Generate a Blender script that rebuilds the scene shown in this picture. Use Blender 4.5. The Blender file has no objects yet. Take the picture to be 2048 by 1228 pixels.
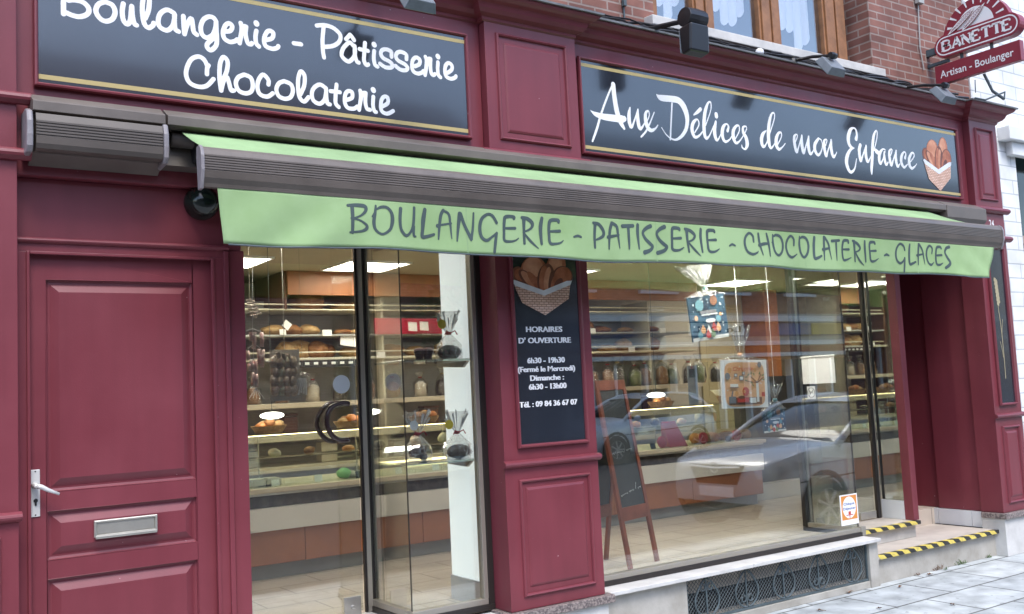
import bpy, bmesh, math, random
from mathutils import Vector, Matrix, noise
random.seed(11)
S = bpy.context.scene
COL = S.collection
# ---------------------------------------------------------------- camera, world, sun, exposure
CAMP = Vector((0.0, -4.66, 1.6))
CR = ((0.8278438, -0.5588801, -0.0482462), (0.0080234, 0.0977946, -0.9951743), (0.5609013, 0.8234618, 0.0854428))
FPX = 1950.0
cam = bpy.data.cameras.new('camera'); cam_o = bpy.data.objects.new('camera', cam); COL.objects.link(cam_o)
cam.sensor_fit = 'HORIZONTAL'; cam.sensor_width = 36.0; cam.lens = 36.0 * FPX / 2048.0
cam.clip_start = 0.05; cam.clip_end = 1000.0
r, d, f = CR
cam_o.matrix_world = Matrix(((r[0], -d[0], -f[0], CAMP.x), (r[1], -d[1], -f[1], CAMP.y), (r[2], -d[2], -f[2], CAMP.z), (0, 0, 0, 1)))
S.camera = cam_o
def at(u, v, Y=None, X=None, Z=None):
    a, b = (u - 1024.0) / FPX, (v - 614.0) / FPX
    q = Vector([a * r[i] + b * d[i] + f[i] for i in range(3)])
    if Y is not None: t = (Y - CAMP.y) / q.y
    elif X is not None: t = (X - CAMP.x) / q.x
    else: t = (Z - CAMP.z) / q.z
    return CAMP + q * t
SUN_EL, SUN_AZ = math.radians(58), math.radians(-14)       # the sun stands behind the camera, veiled by cloud
W = bpy.data.worlds.new('World'); S.world = W; W.use_nodes = True
wn = W.node_tree; bg = wn.nodes['Background']
sky = wn.nodes.new('ShaderNodeTexSky'); sky.sky_type = 'NISHITA'; sky.sun_disc = False
sky.sun_elevation = SUN_EL; sky.sun_rotation = math.pi - SUN_AZ; sky.altitude = 50; sky.air_density = 1.0; sky.dust_density = 1.5; sky.ozone_density = 1.0
wn.links.new(sky.outputs[0], bg.inputs[0]); bg.inputs[1].default_value = 0.15
sl = bpy.data.lights.new('sun', 'SUN'); sl.energy = 0.9; sl.angle = math.radians(22); sl.color = (1.0, 0.97, 0.93)
so = bpy.data.objects.new('sun', sl); COL.objects.link(so); so.location = (-4, -12, 14)
sdir = Vector((math.sin(SUN_AZ) * math.cos(SUN_EL), -math.cos(SUN_AZ) * math.cos(SUN_EL), math.sin(SUN_EL)))
so.rotation_euler = sdir.to_track_quat('Z', 'Y').to_euler()
S.view_settings.view_transform = 'Standard'; S.view_settings.look = 'None'; S.view_settings.gamma = 1.0
S.view_settings.exposure = 1.56
S.render.engine = 'CYCLES'; S.cycles.use_denoising = True; S.cycles.denoising_prefilter = 'ACCURATE'
S.cycles.max_bounces = 12; S.cycles.transparent_max_bounces = 40; S.cycles.diffuse_bounces = 4; S.cycles.glossy_bounces = 4
S.cycles.transmission_bounces = 8; S.cycles.sample_clamp_indirect = 4.0; S.cycles.caustics_reflective = False; S.cycles.caustics_refractive = False

# ---------------------------------------------------------------- mesh helpers
class MB:
    def __init__(s): s.bm = bmesh.new()
    def face(s, pts):
        try: return s.bm.faces.new([s.bm.verts.new(p) for p in pts])
        except ValueError: return None
    def box(s, x0, x1, y0, y1, z0, z1):
        v = [s.bm.verts.new(p) for p in ((x0,y0,z0),(x1,y0,z0),(x1,y1,z0),(x0,y1,z0),(x0,y0,z1),(x1,y0,z1),(x1,y1,z1),(x0,y1,z1))]
        for q in ((0,3,2,1),(4,5,6,7),(0,1,5,4),(1,2,6,5),(2,3,7,6),(3,0,4,7)): s.bm.faces.new([v[i] for i in q])
        return s
    def hexa(s, P):
        v = [s.bm.verts.new(p) for p in P]
        for q in ((0,3,2,1),(4,5,6,7),(0,1,5,4),(1,2,6,5),(2,3,7,6),(3,0,4,7)): s.bm.faces.new([v[i] for i in q])
        return s
    def prism(s, poly, axis, a, b):
        def P(p, t): return {'x': (t, p[0], p[1]), 'y': (p[0], t, p[1]), 'z': (p[0], p[1], t)}[axis]
        A = [s.bm.verts.new(P(p, a)) for p in poly]; B = [s.bm.verts.new(P(p, b)) for p in poly]
        n = len(poly); s.bm.faces.new(A[::-1]); s.bm.faces.new(B)
        for i in range(n): s.bm.faces.new((A[i], A[(i+1) % n], B[(i+1) % n], B[i]))
        return s
    def tube(s, pts, rad, n=8, closed=False, cap=True):
        pts = [Vector(p) for p in pts]; m = len(pts); rings = []
        up = Vector((0.013, 0.021, 1.0)); prev = None
        for i, p in enumerate(pts):
            a = pts[(i-1) % m] if (closed or i > 0) else p; b = pts[(i+1) % m] if (closed or i < m-1) else p
            t = (b - a).normalized()
            nx = (prev - t * prev.dot(t)) if prev is not None else t.cross(up)
            if nx.length < 1e-4: nx = t.cross(Vector((1, 0.03, 0)))
            nx.normalize(); prev = nx; ny = t.cross(nx)
            rr = rad[i] if isinstance(rad, (list, tuple)) else rad
            rings.append([s.bm.verts.new(p + (nx * math.cos(k*2*math.pi/n) + ny * math.sin(k*2*math.pi/n)) * rr) for k in range(n)])
        for i in range(m if closed else m-1):
            A, B = rings[i], rings[(i+1) % m]
            for k in range(n): s.bm.faces.new((A[k], A[(k+1) % n], B[(k+1) % n], B[k]))
        if cap and not closed: s.bm.faces.new(rings[0][::-1]); s.bm.faces.new(rings[-1])
        return s
    def lathe(s, prof, c, n=16, axis='z', jit=0.0, seed=0):
        c = Vector(c); rings = []
        for j, (rr, h) in enumerate(prof):
            ring = []
            for k in range(n):
                a = 2*math.pi*k/n; q = rr * (1 + jit * noise.noise(Vector((math.cos(a)*3+seed, math.sin(a)*3, j*0.9))))
                o = {'z': (q*math.cos(a), q*math.sin(a), h), 'y': (q*math.cos(a), h, q*math.sin(a)), 'x': (h, q*math.cos(a), q*math.sin(a))}[axis]
                ring.append(s.bm.verts.new(c + Vector(o)))
            rings.append(ring)
        for A, B in zip(rings, rings[1:]):
            for k in range(n): s.bm.faces.new((A[k], A[(k+1) % n], B[(k+1) % n], B[k]))
        if prof[0][0] > 1e-5: s.bm.faces.new(rings[0][::-1])
        if prof[-1][0] > 1e-5: s.bm.faces.new(rings[-1])
        return s
    def blob(s, c, rx, ry, rz, jit=0.08, seed=0, n=14, m=8, rot=0.0):
        c = Vector(c); rings = []; cr, sr = math.cos(rot), math.sin(rot)
        for j in range(m+1):
            t = math.pi * j / m; ring = []
            for k in range(n):
                a = 2*math.pi*k/n; u = Vector((math.sin(t)*math.cos(a), math.sin(t)*math.sin(a), math.cos(t)))
                q = 1 + jit * noise.noise(u*1.7 + Vector((seed*3.1, seed*1.7, 0)))
                x, y = u.x*rx*q, u.y*ry*q
                ring.append(s.bm.verts.new(c + Vector((x*cr - y*sr, x*sr + y*cr, u.z*rz*q))))
            rings.append(ring)
        for A, B in zip(rings, rings[1:]):
            for k in range(n): s.bm.faces.new((A[k], B[k], B[(k+1) % n], A[(k+1) % n]))
        return s
    def rects(s, x0, x1, z0, z1, prof, y, fill=True):
        """stepped rectangular moulding: prof = [(inset, proud)], proud towards -Y"""
        prev = None
        for (i, h) in prof:
            q = [s.bm.verts.new(p) for p in ((x0+i, y-h, z0+i), (x1-i, y-h, z0+i), (x1-i, y-h, z1-i), (x0+i, y-h, z1-i))]
            if prev:
                for k in range(4): s.bm.faces.new((prev[k], prev[(k+1) % 4], q[(k+1) % 4], q[k]))
            prev = q
        if fill: s.bm.faces.new(prev)
        return s
def obj(name, mb, mat=None, parent=None, bevel=0.0, smooth=False, local=False):
    bmesh.ops.remove_doubles(mb.bm, verts=mb.bm.verts, dist=1e-6)
    bmesh.ops.recalc_face_normals(mb.bm, faces=mb.bm.faces)
    me = bpy.data.meshes.new(name); mb.bm.to_mesh(me); mb.bm.free()
    if smooth:
        for p in me.polygons: p.use_smooth = True
    o = bpy.data.objects.new(name, me); COL.objects.link(o)
    for m in (mat if isinstance(mat, (list, tuple)) else [mat]):
        if m is not None: me.materials.append(m)
    if parent is not None:
        o.parent = parent
        if not local and parent.get('_e'): o.matrix_parent_inverse = Matrix.Translation(-Vector(parent.location))
    if bevel:
        b = o.modifiers.new('bevel', 'BEVEL'); b.width = bevel; b.segments = 2; b.limit_method = 'ANGLE'; b.angle_limit = math.radians(40)
    return o
def tag(o, label, cat, group=None):
    o['label'] = label; o['category'] = cat
    if group: o['group'] = group
    return o
EMPT = []
def thing(name, label, cat, loc=(0, 0, 0), group=None):
    o = bpy.data.objects.new(name, None); COL.objects.link(o); o.location = loc; o.empty_display_size = 0.1
    o['_e'] = 1; EMPT.append(o)
    return tag(o, label, cat, group)
def struct(name, mb, mat, **k):
    o = obj(name, mb, mat, **k); o['kind'] = 'structure'; return o
def dup(root, loc, label, rotz=0.0, scale=1.0, group=None):
    c = root.copy(); COL.objects.link(c); c.location = loc; c.rotation_euler = (0, 0, rotz); c.scale = (scale,)*3
    c['label'] = label
    if group: c['group'] = group
    for ch in list(root.children):
        k = ch.copy(); COL.objects.link(k); k.parent = c
        for g in list(ch.children):
            q = g.copy(); COL.objects.link(q); q.parent = k
    return c

# ---------------------------------------------------------------- materials
def N(t, k, **kw):
    n = t.nodes.new('ShaderNode' + k)
    for a, b in kw.items(): setattr(n, a, b)
    return n
MATS = {}
def mat(name, col, rough=0.5, metal=0.0, var=0.0, vs=3.0, bump=0.0, bs=40.0, spec=0.5, coat=0.0, trans=None, col2=None, thr=(0.35, 0.65), rv=0.0):
    m = bpy.data.materials.new(name); m.use_nodes = True; t = m.node_tree; b = t.nodes['Principled BSDF']
    b.inputs['Base Color'].default_value = (*col, 1); b.inputs['Roughness'].default_value = rough; b.inputs['Metallic'].default_value = metal
    b.inputs['Specular IOR Level'].default_value = spec; b.inputs['Coat Weight'].default_value = coat; b.inputs['Coat Roughness'].default_value = 0.06
    if var or col2 or rv:
        tc = N(t, 'TexCoord'); nz = N(t, 'TexNoise'); nz.inputs['Scale'].default_value = vs; nz.inputs['Detail'].default_value = 6; nz.inputs['Roughness'].default_value = 0.6
        t.links.new(tc.outputs['Object'], nz.inputs['Vector'])
        cr = N(t, 'ValToRGB'); cr.color_ramp.elements[0].position = thr[0]; cr.color_ramp.elements[1].position = thr[1]
        a = col2 or tuple(c*(1-var) for c in col); e = col if col2 else tuple(min(1, c*(1+var)) for c in col)
        cr.color_ramp.elements[0].color = (*a, 1); cr.color_ramp.elements[1].color = (*e, 1)
        t.links.new(nz.outputs['Fac'], cr.inputs['Fac']); t.links.new(cr.outputs['Color'], b.inputs['Base Color'])
        if rv:
            mr = N(t, 'MapRange'); mr.inputs['From Min'].default_value = .3; mr.inputs['From Max'].default_value = .7
            mr.inputs['To Min'].default_value = max(0, rough-rv); mr.inputs['To Max'].default_value = rough+rv
            t.links.new(nz.outputs['Fac'], mr.inputs['Value']); t.links.new(mr.outputs['Result'], b.inputs['Roughness'])
    if bump:
        tc = N(t, 'TexCoord'); nz = N(t, 'TexNoise'); nz.inputs['Scale'].default_value = bs; nz.inputs['Detail'].default_value = 4
        t.links.new(tc.outputs['Object'], nz.inputs['Vector']); bp = N(t, 'Bump'); bp.inputs['Strength'].default_value = bump; bp.inputs['Distance'].default_value = 0.004
        t.links.new(nz.outputs['Fac'], bp.inputs['Height']); t.links.new(bp.outputs['Normal'], b.inputs['Normal'])
    MATS[name] = m
    return m
def emis(name, col, strength):
    m = bpy.data.materials.new(name); m.use_nodes = True; b = m.node_tree.nodes['Principled BSDF']
    b.inputs['Base Color'].default_value = (*[min(1, c) for c in col], 1); b.inputs['Emission Color'].default_value = (*col, 1); b.inputs['Emission Strength'].default_value = strength
    return m
def glass(name, tint=(0.93, 0.96, 0.94), f0=0.04, rough=0.0, gain=1.0, noise_s=0.0, base=0.0):
    """clear sheet: transparent + mirror, mixed by Schlick's law (same from both faces)"""
    m = bpy.data.materials.new(name); m.use_nodes = True; t = m.node_tree; t.nodes.remove(t.nodes['Principled BSDF'])
    out = t.nodes['Material Output']; tr = N(t, 'BsdfTransparent'); tr.inputs[0].default_value = (*tint, 1)
    gl = N(t, 'BsdfGlossy'); gl.inputs['Roughness'].default_value = rough; mx = N(t, 'MixShader')
    lw = N(t, 'LayerWeight'); lw.inputs['Blend'].default_value = 0.5
    p = N(t, 'Math', operation='POWER'); p.inputs[1].default_value = 5.0
    mu = N(t, 'Math', operation='MULTIPLY_ADD'); mu.inputs[1].default_value = (1-f0)*gain; mu.inputs[2].default_value = f0*gain + base; mu.use_clamp = True
    t.links.new(lw.outputs['Facing'], p.inputs[0]); t.links.new(p.outputs[0], mu.inputs[0]); t.links.new(mu.outputs[0], mx.inputs[0])
    t.links.new(tr.outputs[0], mx.inputs[1]); t.links.new(gl.outputs[0], mx.inputs[2]); t.links.new(mx.outputs[0], out.inputs['Surface'])
    if noise_s:
        tc = N(t, 'TexCoord'); nz = N(t, 'TexNoise'); nz.inputs['Scale'].default_value = noise_s; nz.inputs['Detail'].default_value = 3
        t.links.new(tc.outputs['Object'], nz.inputs['Vector']); bp = N(t, 'Bump'); bp.inputs['Strength'].default_value = 1.0; bp.inputs['Distance'].default_value = 0.02
        t.links.new(nz.outputs['Fac'], bp.inputs['Height']); t.links.new(bp.outputs['Normal'], gl.inputs['Normal']); t.links.new(bp.outputs['Normal'], lw.inputs['Normal'])
    MATS[name] = m
    return m
def brick(name, c1, c2, mortar, bw, bh, ms, plane='xz', rough=0.85, bump=0.6, smooth=0.1, var=0.25, spots=0.0):
    m = bpy.data.materials.new(name); m.use_nodes = True; t = m.node_tree; b = t.nodes['Principled BSDF']; b.inputs['Roughness'].default_value = rough
    tc = N(t, 'TexCoord'); sp = N(t, 'SeparateXYZ'); cb = N(t, 'CombineXYZ'); t.links.new(tc.outputs['Object'], sp.inputs[0])
    if plane == 'xz':
        ad = N(t, 'Math', operation='ADD'); t.links.new(sp.outputs['X'], ad.inputs[0]); t.links.new(sp.outputs['Y'], ad.inputs[1])
        t.links.new(ad.outputs[0], cb.inputs['X']); t.links.new(sp.outputs['Z'], cb.inputs['Y'])
    else: t.links.new(sp.outputs['X'], cb.inputs['X']); t.links.new(sp.outputs['Y'], cb.inputs['Y'])
    bt = N(t, 'TexBrick'); bt.inputs['Scale'].default_value = 1.0; bt.inputs['Brick Width'].default_value = bw; bt.inputs['Row Height'].default_value = bh
    bt.inputs['Mortar Size'].default_value = ms; bt.inputs['Mortar Smooth'].default_value = smooth; bt.inputs['Bias'].default_value = 0.0
    bt.inputs['Color1'].default_value = (*c1, 1); bt.inputs['Color2'].default_value = (*c2, 1); bt.inputs['Mortar'].default_value = (*mortar, 1)
    t.links.new(cb.outputs[0], bt.inputs['Vector'])
    nz = N(t, 'TexNoise'); nz.inputs['Scale'].default_value = 5.0; nz.inputs['Detail'].default_value = 8; t.links.new(tc.outputs['Object'], nz.inputs['Vector'])
    mr = N(t, 'MapRange'); mr.inputs['From Min'].default_value = .3; mr.inputs['From Max'].default_value = .7; mr.inputs['To Min'].default_value = 1-var; mr.inputs['To Max'].default_value = 1+var
    t.links.new(nz.outputs['Fac'], mr.inputs['Value'])
    vm = N(t, 'VectorMath', operation='SCALE'); t.links.new(bt.outputs['Color'], vm.inputs[0]); t.links.new(mr.outputs['Result'], vm.inputs['Scale'])
    if spots:
        n3 = N(t, 'TexNoise'); n3.inputs['Scale'].default_value = 17; n3.inputs['Detail'].default_value = 2; t.links.new(tc.outputs['Object'], n3.inputs['Vector'])
        m3 = N(t, 'MapRange'); m3.inputs['From Min'].default_value = .66; m3.inputs['From Max'].default_value = .70; m3.inputs['To Min'].default_value = 1; m3.inputs['To Max'].default_value = 1-spots; t.links.new(n3.outputs['Fac'], m3.inputs['Value'])
        v3 = N(t, 'VectorMath', operation='SCALE'); t.links.new(vm.outputs[0], v3.inputs[0]); t.links.new(m3.outputs['Result'], v3.inputs['Scale']); t.links.new(v3.outputs[0], b.inputs['Base Color'])
    else: t.links.new(vm.outputs[0], b.inputs['Base Color'])
    iv = N(t, 'Math', operation='MULTIPLY_ADD'); iv.inputs[1].default_value = -1.0; iv.inputs[2].default_value = 1.0; t.links.new(bt.outputs['Fac'], iv.inputs[0])
    ad2 = N(t, 'Math', operation='MULTIPLY_ADD'); ad2.inputs[1].default_value = 0.35; t.links.new(nz.outputs['Fac'], ad2.inputs[0]); t.links.new(iv.outputs[0], ad2.inputs[2])
    bp = N(t, 'Bump'); bp.inputs['Strength'].default_value = bump; bp.inputs['Distance'].default_value = 0.006; t.links.new(ad2.outputs[0], bp.inputs['Height']); t.links.new(bp.outputs['Normal'], b.inputs['Normal'])
    return m
M_red = mat('red_paint', (0.190, 0.037, 0.050), 0.42, var=0.07, vs=2.2, bump=0.10, bs=160, rv=0.08)
def weather(m, chip=(0.42, 0.30, 0.30), chip_thr=0.765, streak=0.05):
    """rain streaks down the paint, and a few small chips"""
    t = m.node_tree; b = t.nodes['Principled BSDF']; src = b.inputs['Base Color'].links[0].from_socket
    tc = N(t, 'TexCoord'); mp = N(t, 'Mapping'); mp.inputs['Scale'].default_value = (9, 9, .7); t.links.new(tc.outputs['Object'], mp.inputs[0])
    n1 = N(t, 'TexNoise'); n1.inputs['Scale'].default_value = 1.6; n1.inputs['Detail'].default_value = 7; t.links.new(mp.outputs[0], n1.inputs['Vector'])
    mr = N(t, 'MapRange'); mr.inputs['From Min'].default_value = .35; mr.inputs['From Max'].default_value = .7; mr.inputs['To Min'].default_value = 1-streak; mr.inputs['To Max'].default_value = 1+streak*.7
    t.links.new(n1.outputs['Fac'], mr.inputs['Value'])
    vm = N(t, 'VectorMath', operation='SCALE'); t.links.new(src, vm.inputs[0]); t.links.new(mr.outputs[0], vm.inputs['Scale'])
    n2 = N(t, 'TexNoise'); n2.inputs['Scale'].default_value = 38; n2.inputs['Detail'].default_value = 3; t.links.new(tc.outputs['Object'], n2.inputs['Vector'])
    g2 = N(t, 'Math', operation='GREATER_THAN'); g2.inputs[1].default_value = chip_thr; t.links.new(n2.outputs['Fac'], g2.inputs[0])
    mx = N(t, 'Mix', data_type='RGBA'); mx.inputs['B'].default_value = (*chip, 1); t.links.new(g2.outputs[0], mx.inputs['Factor']); t.links.new(vm.outputs[0], mx.inputs['A']); t.links.new(mx.outputs['Result'], b.inputs['Base Color'])
weather(M_red)
M_navy = mat('navy_panel', (0.018, 0.022, 0.032), 0.16, spec=1.0, rv=0.03, vs=1.5, coat=0.5)
M_gold = mat('gold_line', (0.48, 0.38, 0.16), 0.4)
M_white = mat('white_vinyl', (0.86, 0.86, 0.86), 0.35)
M_brown = mat('brown_aluminium', (0.140, 0.118, 0.102), 0.42, var=0.12, vs=6, metal=0.0, rv=0.08)
M_brownd = mat('brown_aluminium_dark', (0.100, 0.084, 0.072), 0.48, var=0.1, vs=5)
M_alu = mat('pale_aluminium', (0.40, 0.37, 0.32), 0.35, metal=0.55)
M_bronze = mat('dark_bronze', (0.035, 0.030, 0.028), 0.35, metal=0.3)
M_green = mat('green_canvas', (0.27, 0.405, 0.20), 0.85, var=0.12, vs=2.5, bump=0.15, bs=500)
M_ink = mat('slate_ink', (0.055, 0.085, 0.085), 0.8, var=0.1)
M_steel = mat('brushed_steel', (0.55, 0.54, 0.52), 0.3, metal=0.9, var=0.08, vs=8)
M_stone = mat('pale_stone', (0.58, 0.57, 0.55), 0.75, var=0.10, vs=6, bump=0.25, bs=60)
M_stonew = mat('worn_render', (0.46, 0.44, 0.40), 0.85, col2=(0.33, 0.31, 0.27), vs=4, bump=0.35, bs=45)
M_granite = mat('granite', (0.30, 0.25, 0.23), 0.55, col2=(0.10, 0.08, 0.08), vs=70, thr=(.42, .58))
M_iron = mat('painted_iron', (0.075, 0.10, 0.11), 0.55, var=0.2, vs=10)
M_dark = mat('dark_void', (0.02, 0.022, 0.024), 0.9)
M_black = mat('black_plastic', (0.016, 0.016, 0.018), 0.35)
M_wood = mat('window_wood', (0.27, 0.125, 0.055), 0.5, var=0.2, vs=12, bump=0.2, bs=90)
M_pel = mat('pelmet_wood', (0.30, 0.105, 0.035), 0.45, var=0.15, vs=5)
M_dkwood = mat('dark_wood', (0.085, 0.030, 0.014), 0.45, var=0.2, vs=7)
M_orange = mat('orange_panel', (0.34, 0.13, 0.06), 0.45, var=0.08, vs=3)
M_cream = mat('cream_laminate', (0.56, 0.49, 0.38), 0.45, var=0.04, vs=2)
M_grey = mat('grey_panel', (0.38, 0.38, 0.36), 0.5, var=0.05, vs=2)
M_beige = mat('beige_wall', (0.46, 0.41, 0.33), 0.8, var=0.05, vs=2)
M_ceil = mat('ceiling_board', (0.36, 0.31, 0.24), 0.85, var=0.04, vs=3)
M_wwall = mat('white_wall', (0.82, 0.82, 0.80), 0.6)
M_glass = glass('shop_glass', gain=4.0)
M_cello = glass('cellophane', tint=(0.93, 0.93, 0.93), f0=0.05, rough=0.04, gain=1.6, noise_s=28, base=0.08)
M_vit = glass('case_glass', tint=(0.90, 0.95, 0.91), gain=1.2)
M_shelfglass = glass('shelf_glass', tint=(0.80, 0.88, 0.84), gain=2.0, base=0.15)
M_bread = mat('bread_crust', (0.36, 0.17, 0.055), 0.7, col2=(0.20, 0.075, 0.022), vs=14, bump=0.5, bs=30)
M_bread2 = mat('floured_crust', (0.52, 0.36, 0.17), 0.8, col2=(0.32, 0.16, 0.05), vs=18, bump=0.5, bs=30)
M_choc = mat('dark_chocolate', (0.028, 0.013, 0.010), 0.3, var=0.3, vs=9)
M_pink = mat('pink_candy', (0.84, 0.40, 0.36), 0.4, col2=(0.90, 0.74, 0.68), vs=26)
M_redp = mat('red_plastic', (0.42, 0.02, 0.05), 0.25)
M_paper = mat('white_paper', (0.88, 0.87, 0.86), 0.8, var=0.03)
M_yel = mat('yellow_tag', (0.88, 0.66, 0.06), 0.5)
M_teal = mat('teal_card', (0.03, 0.10, 0.15), 0.45, col2=(0.012, 0.03, 0.06), vs=9)
M_brick = brick('red_brick', (0.25, 0.112, 0.085), (0.185, 0.080, 0.064), (0.30, 0.23, 0.20), 0.225, 0.068, 0.007)
M_wbrick = brick('white_painted_brick', (0.80, 0.81, 0.80), (0.76, 0.78, 0.77), (0.50, 0.53, 0.53), 0.42, 0.135, 0.006, var=0.12, bump=0.4)
M_slab = brick('paving_slabs', (0.47, 0.50, 0.50), (0.37, 0.40, 0.41), (0.13, 0.135, 0.13), 0.66, 0.44, 0.009, plane='xy', rough=0.75, var=0.32, spots=0.35, bump=0.5)
M_tile = brick('floor_tiles', (0.60, 0.53, 0.45), (0.55, 0.48, 0.41), (0.26, 0.22, 0.18), 0.60, 0.30, 0.005, plane='xy', rough=0.35, var=0.08, bump=0.1)
M_wtile = mat('white_tile', (0.66, 0.68, 0.70), 0.3, var=0.05, vs=4)
M_asph = mat('asphalt', (0.055, 0.056, 0.058), 0.85, var=0.25, vs=12, bump=0.5, bs=120)
# ================================================================ THE PLACE: ground
g = MB(); g.box(-60, 80, -2.05, 0.12, -0.4, 0.0); struct('pavement', g, M_slab)
g = MB(); g.box(-60, 80, -2.21, -2.054, -0.4, -0.004); struct('kerb', g, mat('kerb_stone', (0.33, 0.33, 0.33), 0.8, var=.15, vs=5, bump=.3), bevel=.015)
g = MB(); g.face([(-400, -400, -0.13), (400, -400, -0.13), (400, 400, -0.13), (-400, 400, -0.13)]); struct('ground', g, mat('earth', (0.09, 0.09, 0.085), 0.9, var=.2))
g = MB(); g.face([(-60, -14.0, -0.12), (80, -14.0, -0.12), (80, -2.212, -0.12), (-60, -2.212, -0.12)]); struct('road', g, M_asph)
g = MB(); g.box(-60, 80, -16.6, -14.02, -0.4, 0.0); struct('pavement.001', g, M_slab)
g = MB(); g.box(1.6, 10.6, 0.66, 5.0, 0.20, 0.36); g.box(3.05, 6.43, 0.2, 0.656, 0.20, 0.36); g.box(2.56, 3.046, 0.205, 0.656, 0.20, 0.36)
struct('shop_floor', g, M_tile)

# ================================================================ bakery building
BK = thing('bakery_building', 'brick bakery with a wine red painted wooden shopfront and glazed shop windows', 'building', (4.3, 0.1, 0.0))
ZS = 2.72                                                   # soffit over glazing
# --- brick upper wall with window opening
XL, XR = at(1312, 5, Y=.25).x - .03, at(1743, 100, Y=.25).x
g = MB(); g.box(-0.9, XL, .25, .5, 3.80, 8.2); g.box(XR, 8.62, .25, .5, 3.80, 8.2); g.box(XL, XR, .25, .5, 3.80, 4.10); g.box(XL, XR, .25, .5, 5.9, 8.2)
g.box(-.9, 8.62, 6.0, 6.2, 0, 8.2); g.box(8.42, 8.62, .5, 6.0, 2.9, 8.2); g.box(-.9, -.7, .5, 6.0, 0, 8.2)
g.box(-.9, .135, .25, .5, 0, 3.79); obj('brick_wall', g, M_brick, BK)
g = MB(); g.box(-1.1, 8.8, 0.05, 6.4, 8.204, 8.35); obj('roof', g, mat('zinc', (.25, .26, .27), .5, metal=.6), BK)
# sill
pl, pr = at(1306, 40, Y=.16), at(1772, 146, Y=.16)
g = MB(); g.hexa([(pl.x, .16, pr.z-.035), (pr.x, .16, pr.z-.035), (pr.x, .46, pr.z-.03), (pl.x, .46, pr.z-.03), (pl.x, .16, pr.z+.035), (pr.x, .16, pr.z+.035), (pr.x, .46, pr.z+.055), (pl.x, .46, pr.z+.055)])
ZW = pr.z + .055
SILL = obj('window_sill', g, mat('limestone_sill', (.66, .64, .60), .8, col2=(.48, .47, .45), vs=5, bump=.3), BK, bevel=.006)
# wooden window: frame, two opening mullions, panes, lace curtains
YF = .40
wx0, wx1 = at(1318, 10, Y=YF).x - .12, at(1694, 100, Y=YF).x
m1a, m1b = at(1385, 10, Y=YF).x, at(1427, 20, Y=YF).x
m2a, m2b = at(1520, 60, Y=YF).x, at(1562, 66, Y=YF).x
m3 = at(1650, 90, Y=YF).x
g = MB()
for a, b in ((wx0, wx0+.1), (m1a, m1b), (m2a, m2b), (m3, wx1)):
    g.box(a, b, YF, YF+.09, ZW+.002, 5.9)
    if b - a > .12: g.box(a+.02, (a+b)/2-.012, YF-.018, YF, ZW+.06, 5.88); g.box((a+b)/2+.012, b-.02, YF-.018, YF, ZW+.06, 5.88)
WIN = obj('upper_window', g, M_wood, BK, bevel=.006)
for a, b in ((wx0+.1, m1a), (m1b, m2a), (m2b, m3)):
    for z0_, z1_, n_ in ((ZW+.002, ZW+.05, 'bottom_rail'), (5.84, 5.9, 'top_rail')): g = MB(); g.box(a, b, YF+.012, YF+.08, z0_, z1_); obj(n_, g, M_wood, WIN, bevel=.004)
for a, b in ((wx0+.1, m1a), (m1b, m2a), (m2b, m3)):
    g = MB(); g.box(a, b, YF+.04, YF+.046, ZW+.05, 5.84); obj('pane', g, glass('window_glass_%d' % int(a*10), tint=(.9, .92, .95), gain=1.6, f0=.08, base=.08), WIN)
M_lace = mat('lace', (0.97, 0.97, 0.97), 0.9, col2=(0.90, 0.90, 0.91), vs=30, thr=(.3, .5))
rr_ = random.Random(4)
for a, b, n in ((wx0+.1, m1a, 4), (m1b, m2a, 5), (m2b, m3, 5)):
    g = MB(); wdt = (b - a) / n
    for k in range(n):
        c = a + wdt*(k+.5); zb = ZW + .10 + .20*abs(math.sin(2.2*k + a)) + .05*rr_.random(); hw = wdt*.5
        for i in range(10):
            t0, t1 = math.pi*i/10, math.pi*(i+1)/10
            g.face([(c-hw*math.cos(t0), YF+.10+.012*k+.02*math.sin(t0), zb+hw*1.1*(1-math.sin(t0))), (c-hw*math.cos(t1), YF+.10+.012*k+.02*math.sin(t1), zb+hw*1.1*(1-math.sin(t1))), (c-hw*math.cos(t1), YF+.11+.012*k+.03*math.sin(t1), 5.7), (c-hw*math.cos(t0), YF+.11+.012*k+.03*math.sin(t0), 5.7)])
    obj('lace_curtain', g, M_lace, WIN)
g = MB(); g.box(wx0, wx1+.25, .9, .92, 3.9, 6.0); obj('room_backdrop', g, mat('room_grey', (.16, .18, .22), .9), BK)
# --- fascia, soffit
FX0, FX1 = 0.595, 8.12
g = MB(); g.box(FX0, 3.07, .06, .25, 2.66, 3.80); g.box(3.735, FX1, .06, .25, 2.66, 3.80); obj('fascia', g, M_red, BK, bevel=.003)
g = MB(); g.box(FX0, 8.3, .252, 1.3, ZS, ZS+.05); g.box(1.46, 3.07, .062, .25, 2.60, 2.658); g.box(3.75, 8.12, .062, .25, 2.60, 2.658); obj('soffit', g, M_red, BK)
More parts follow.
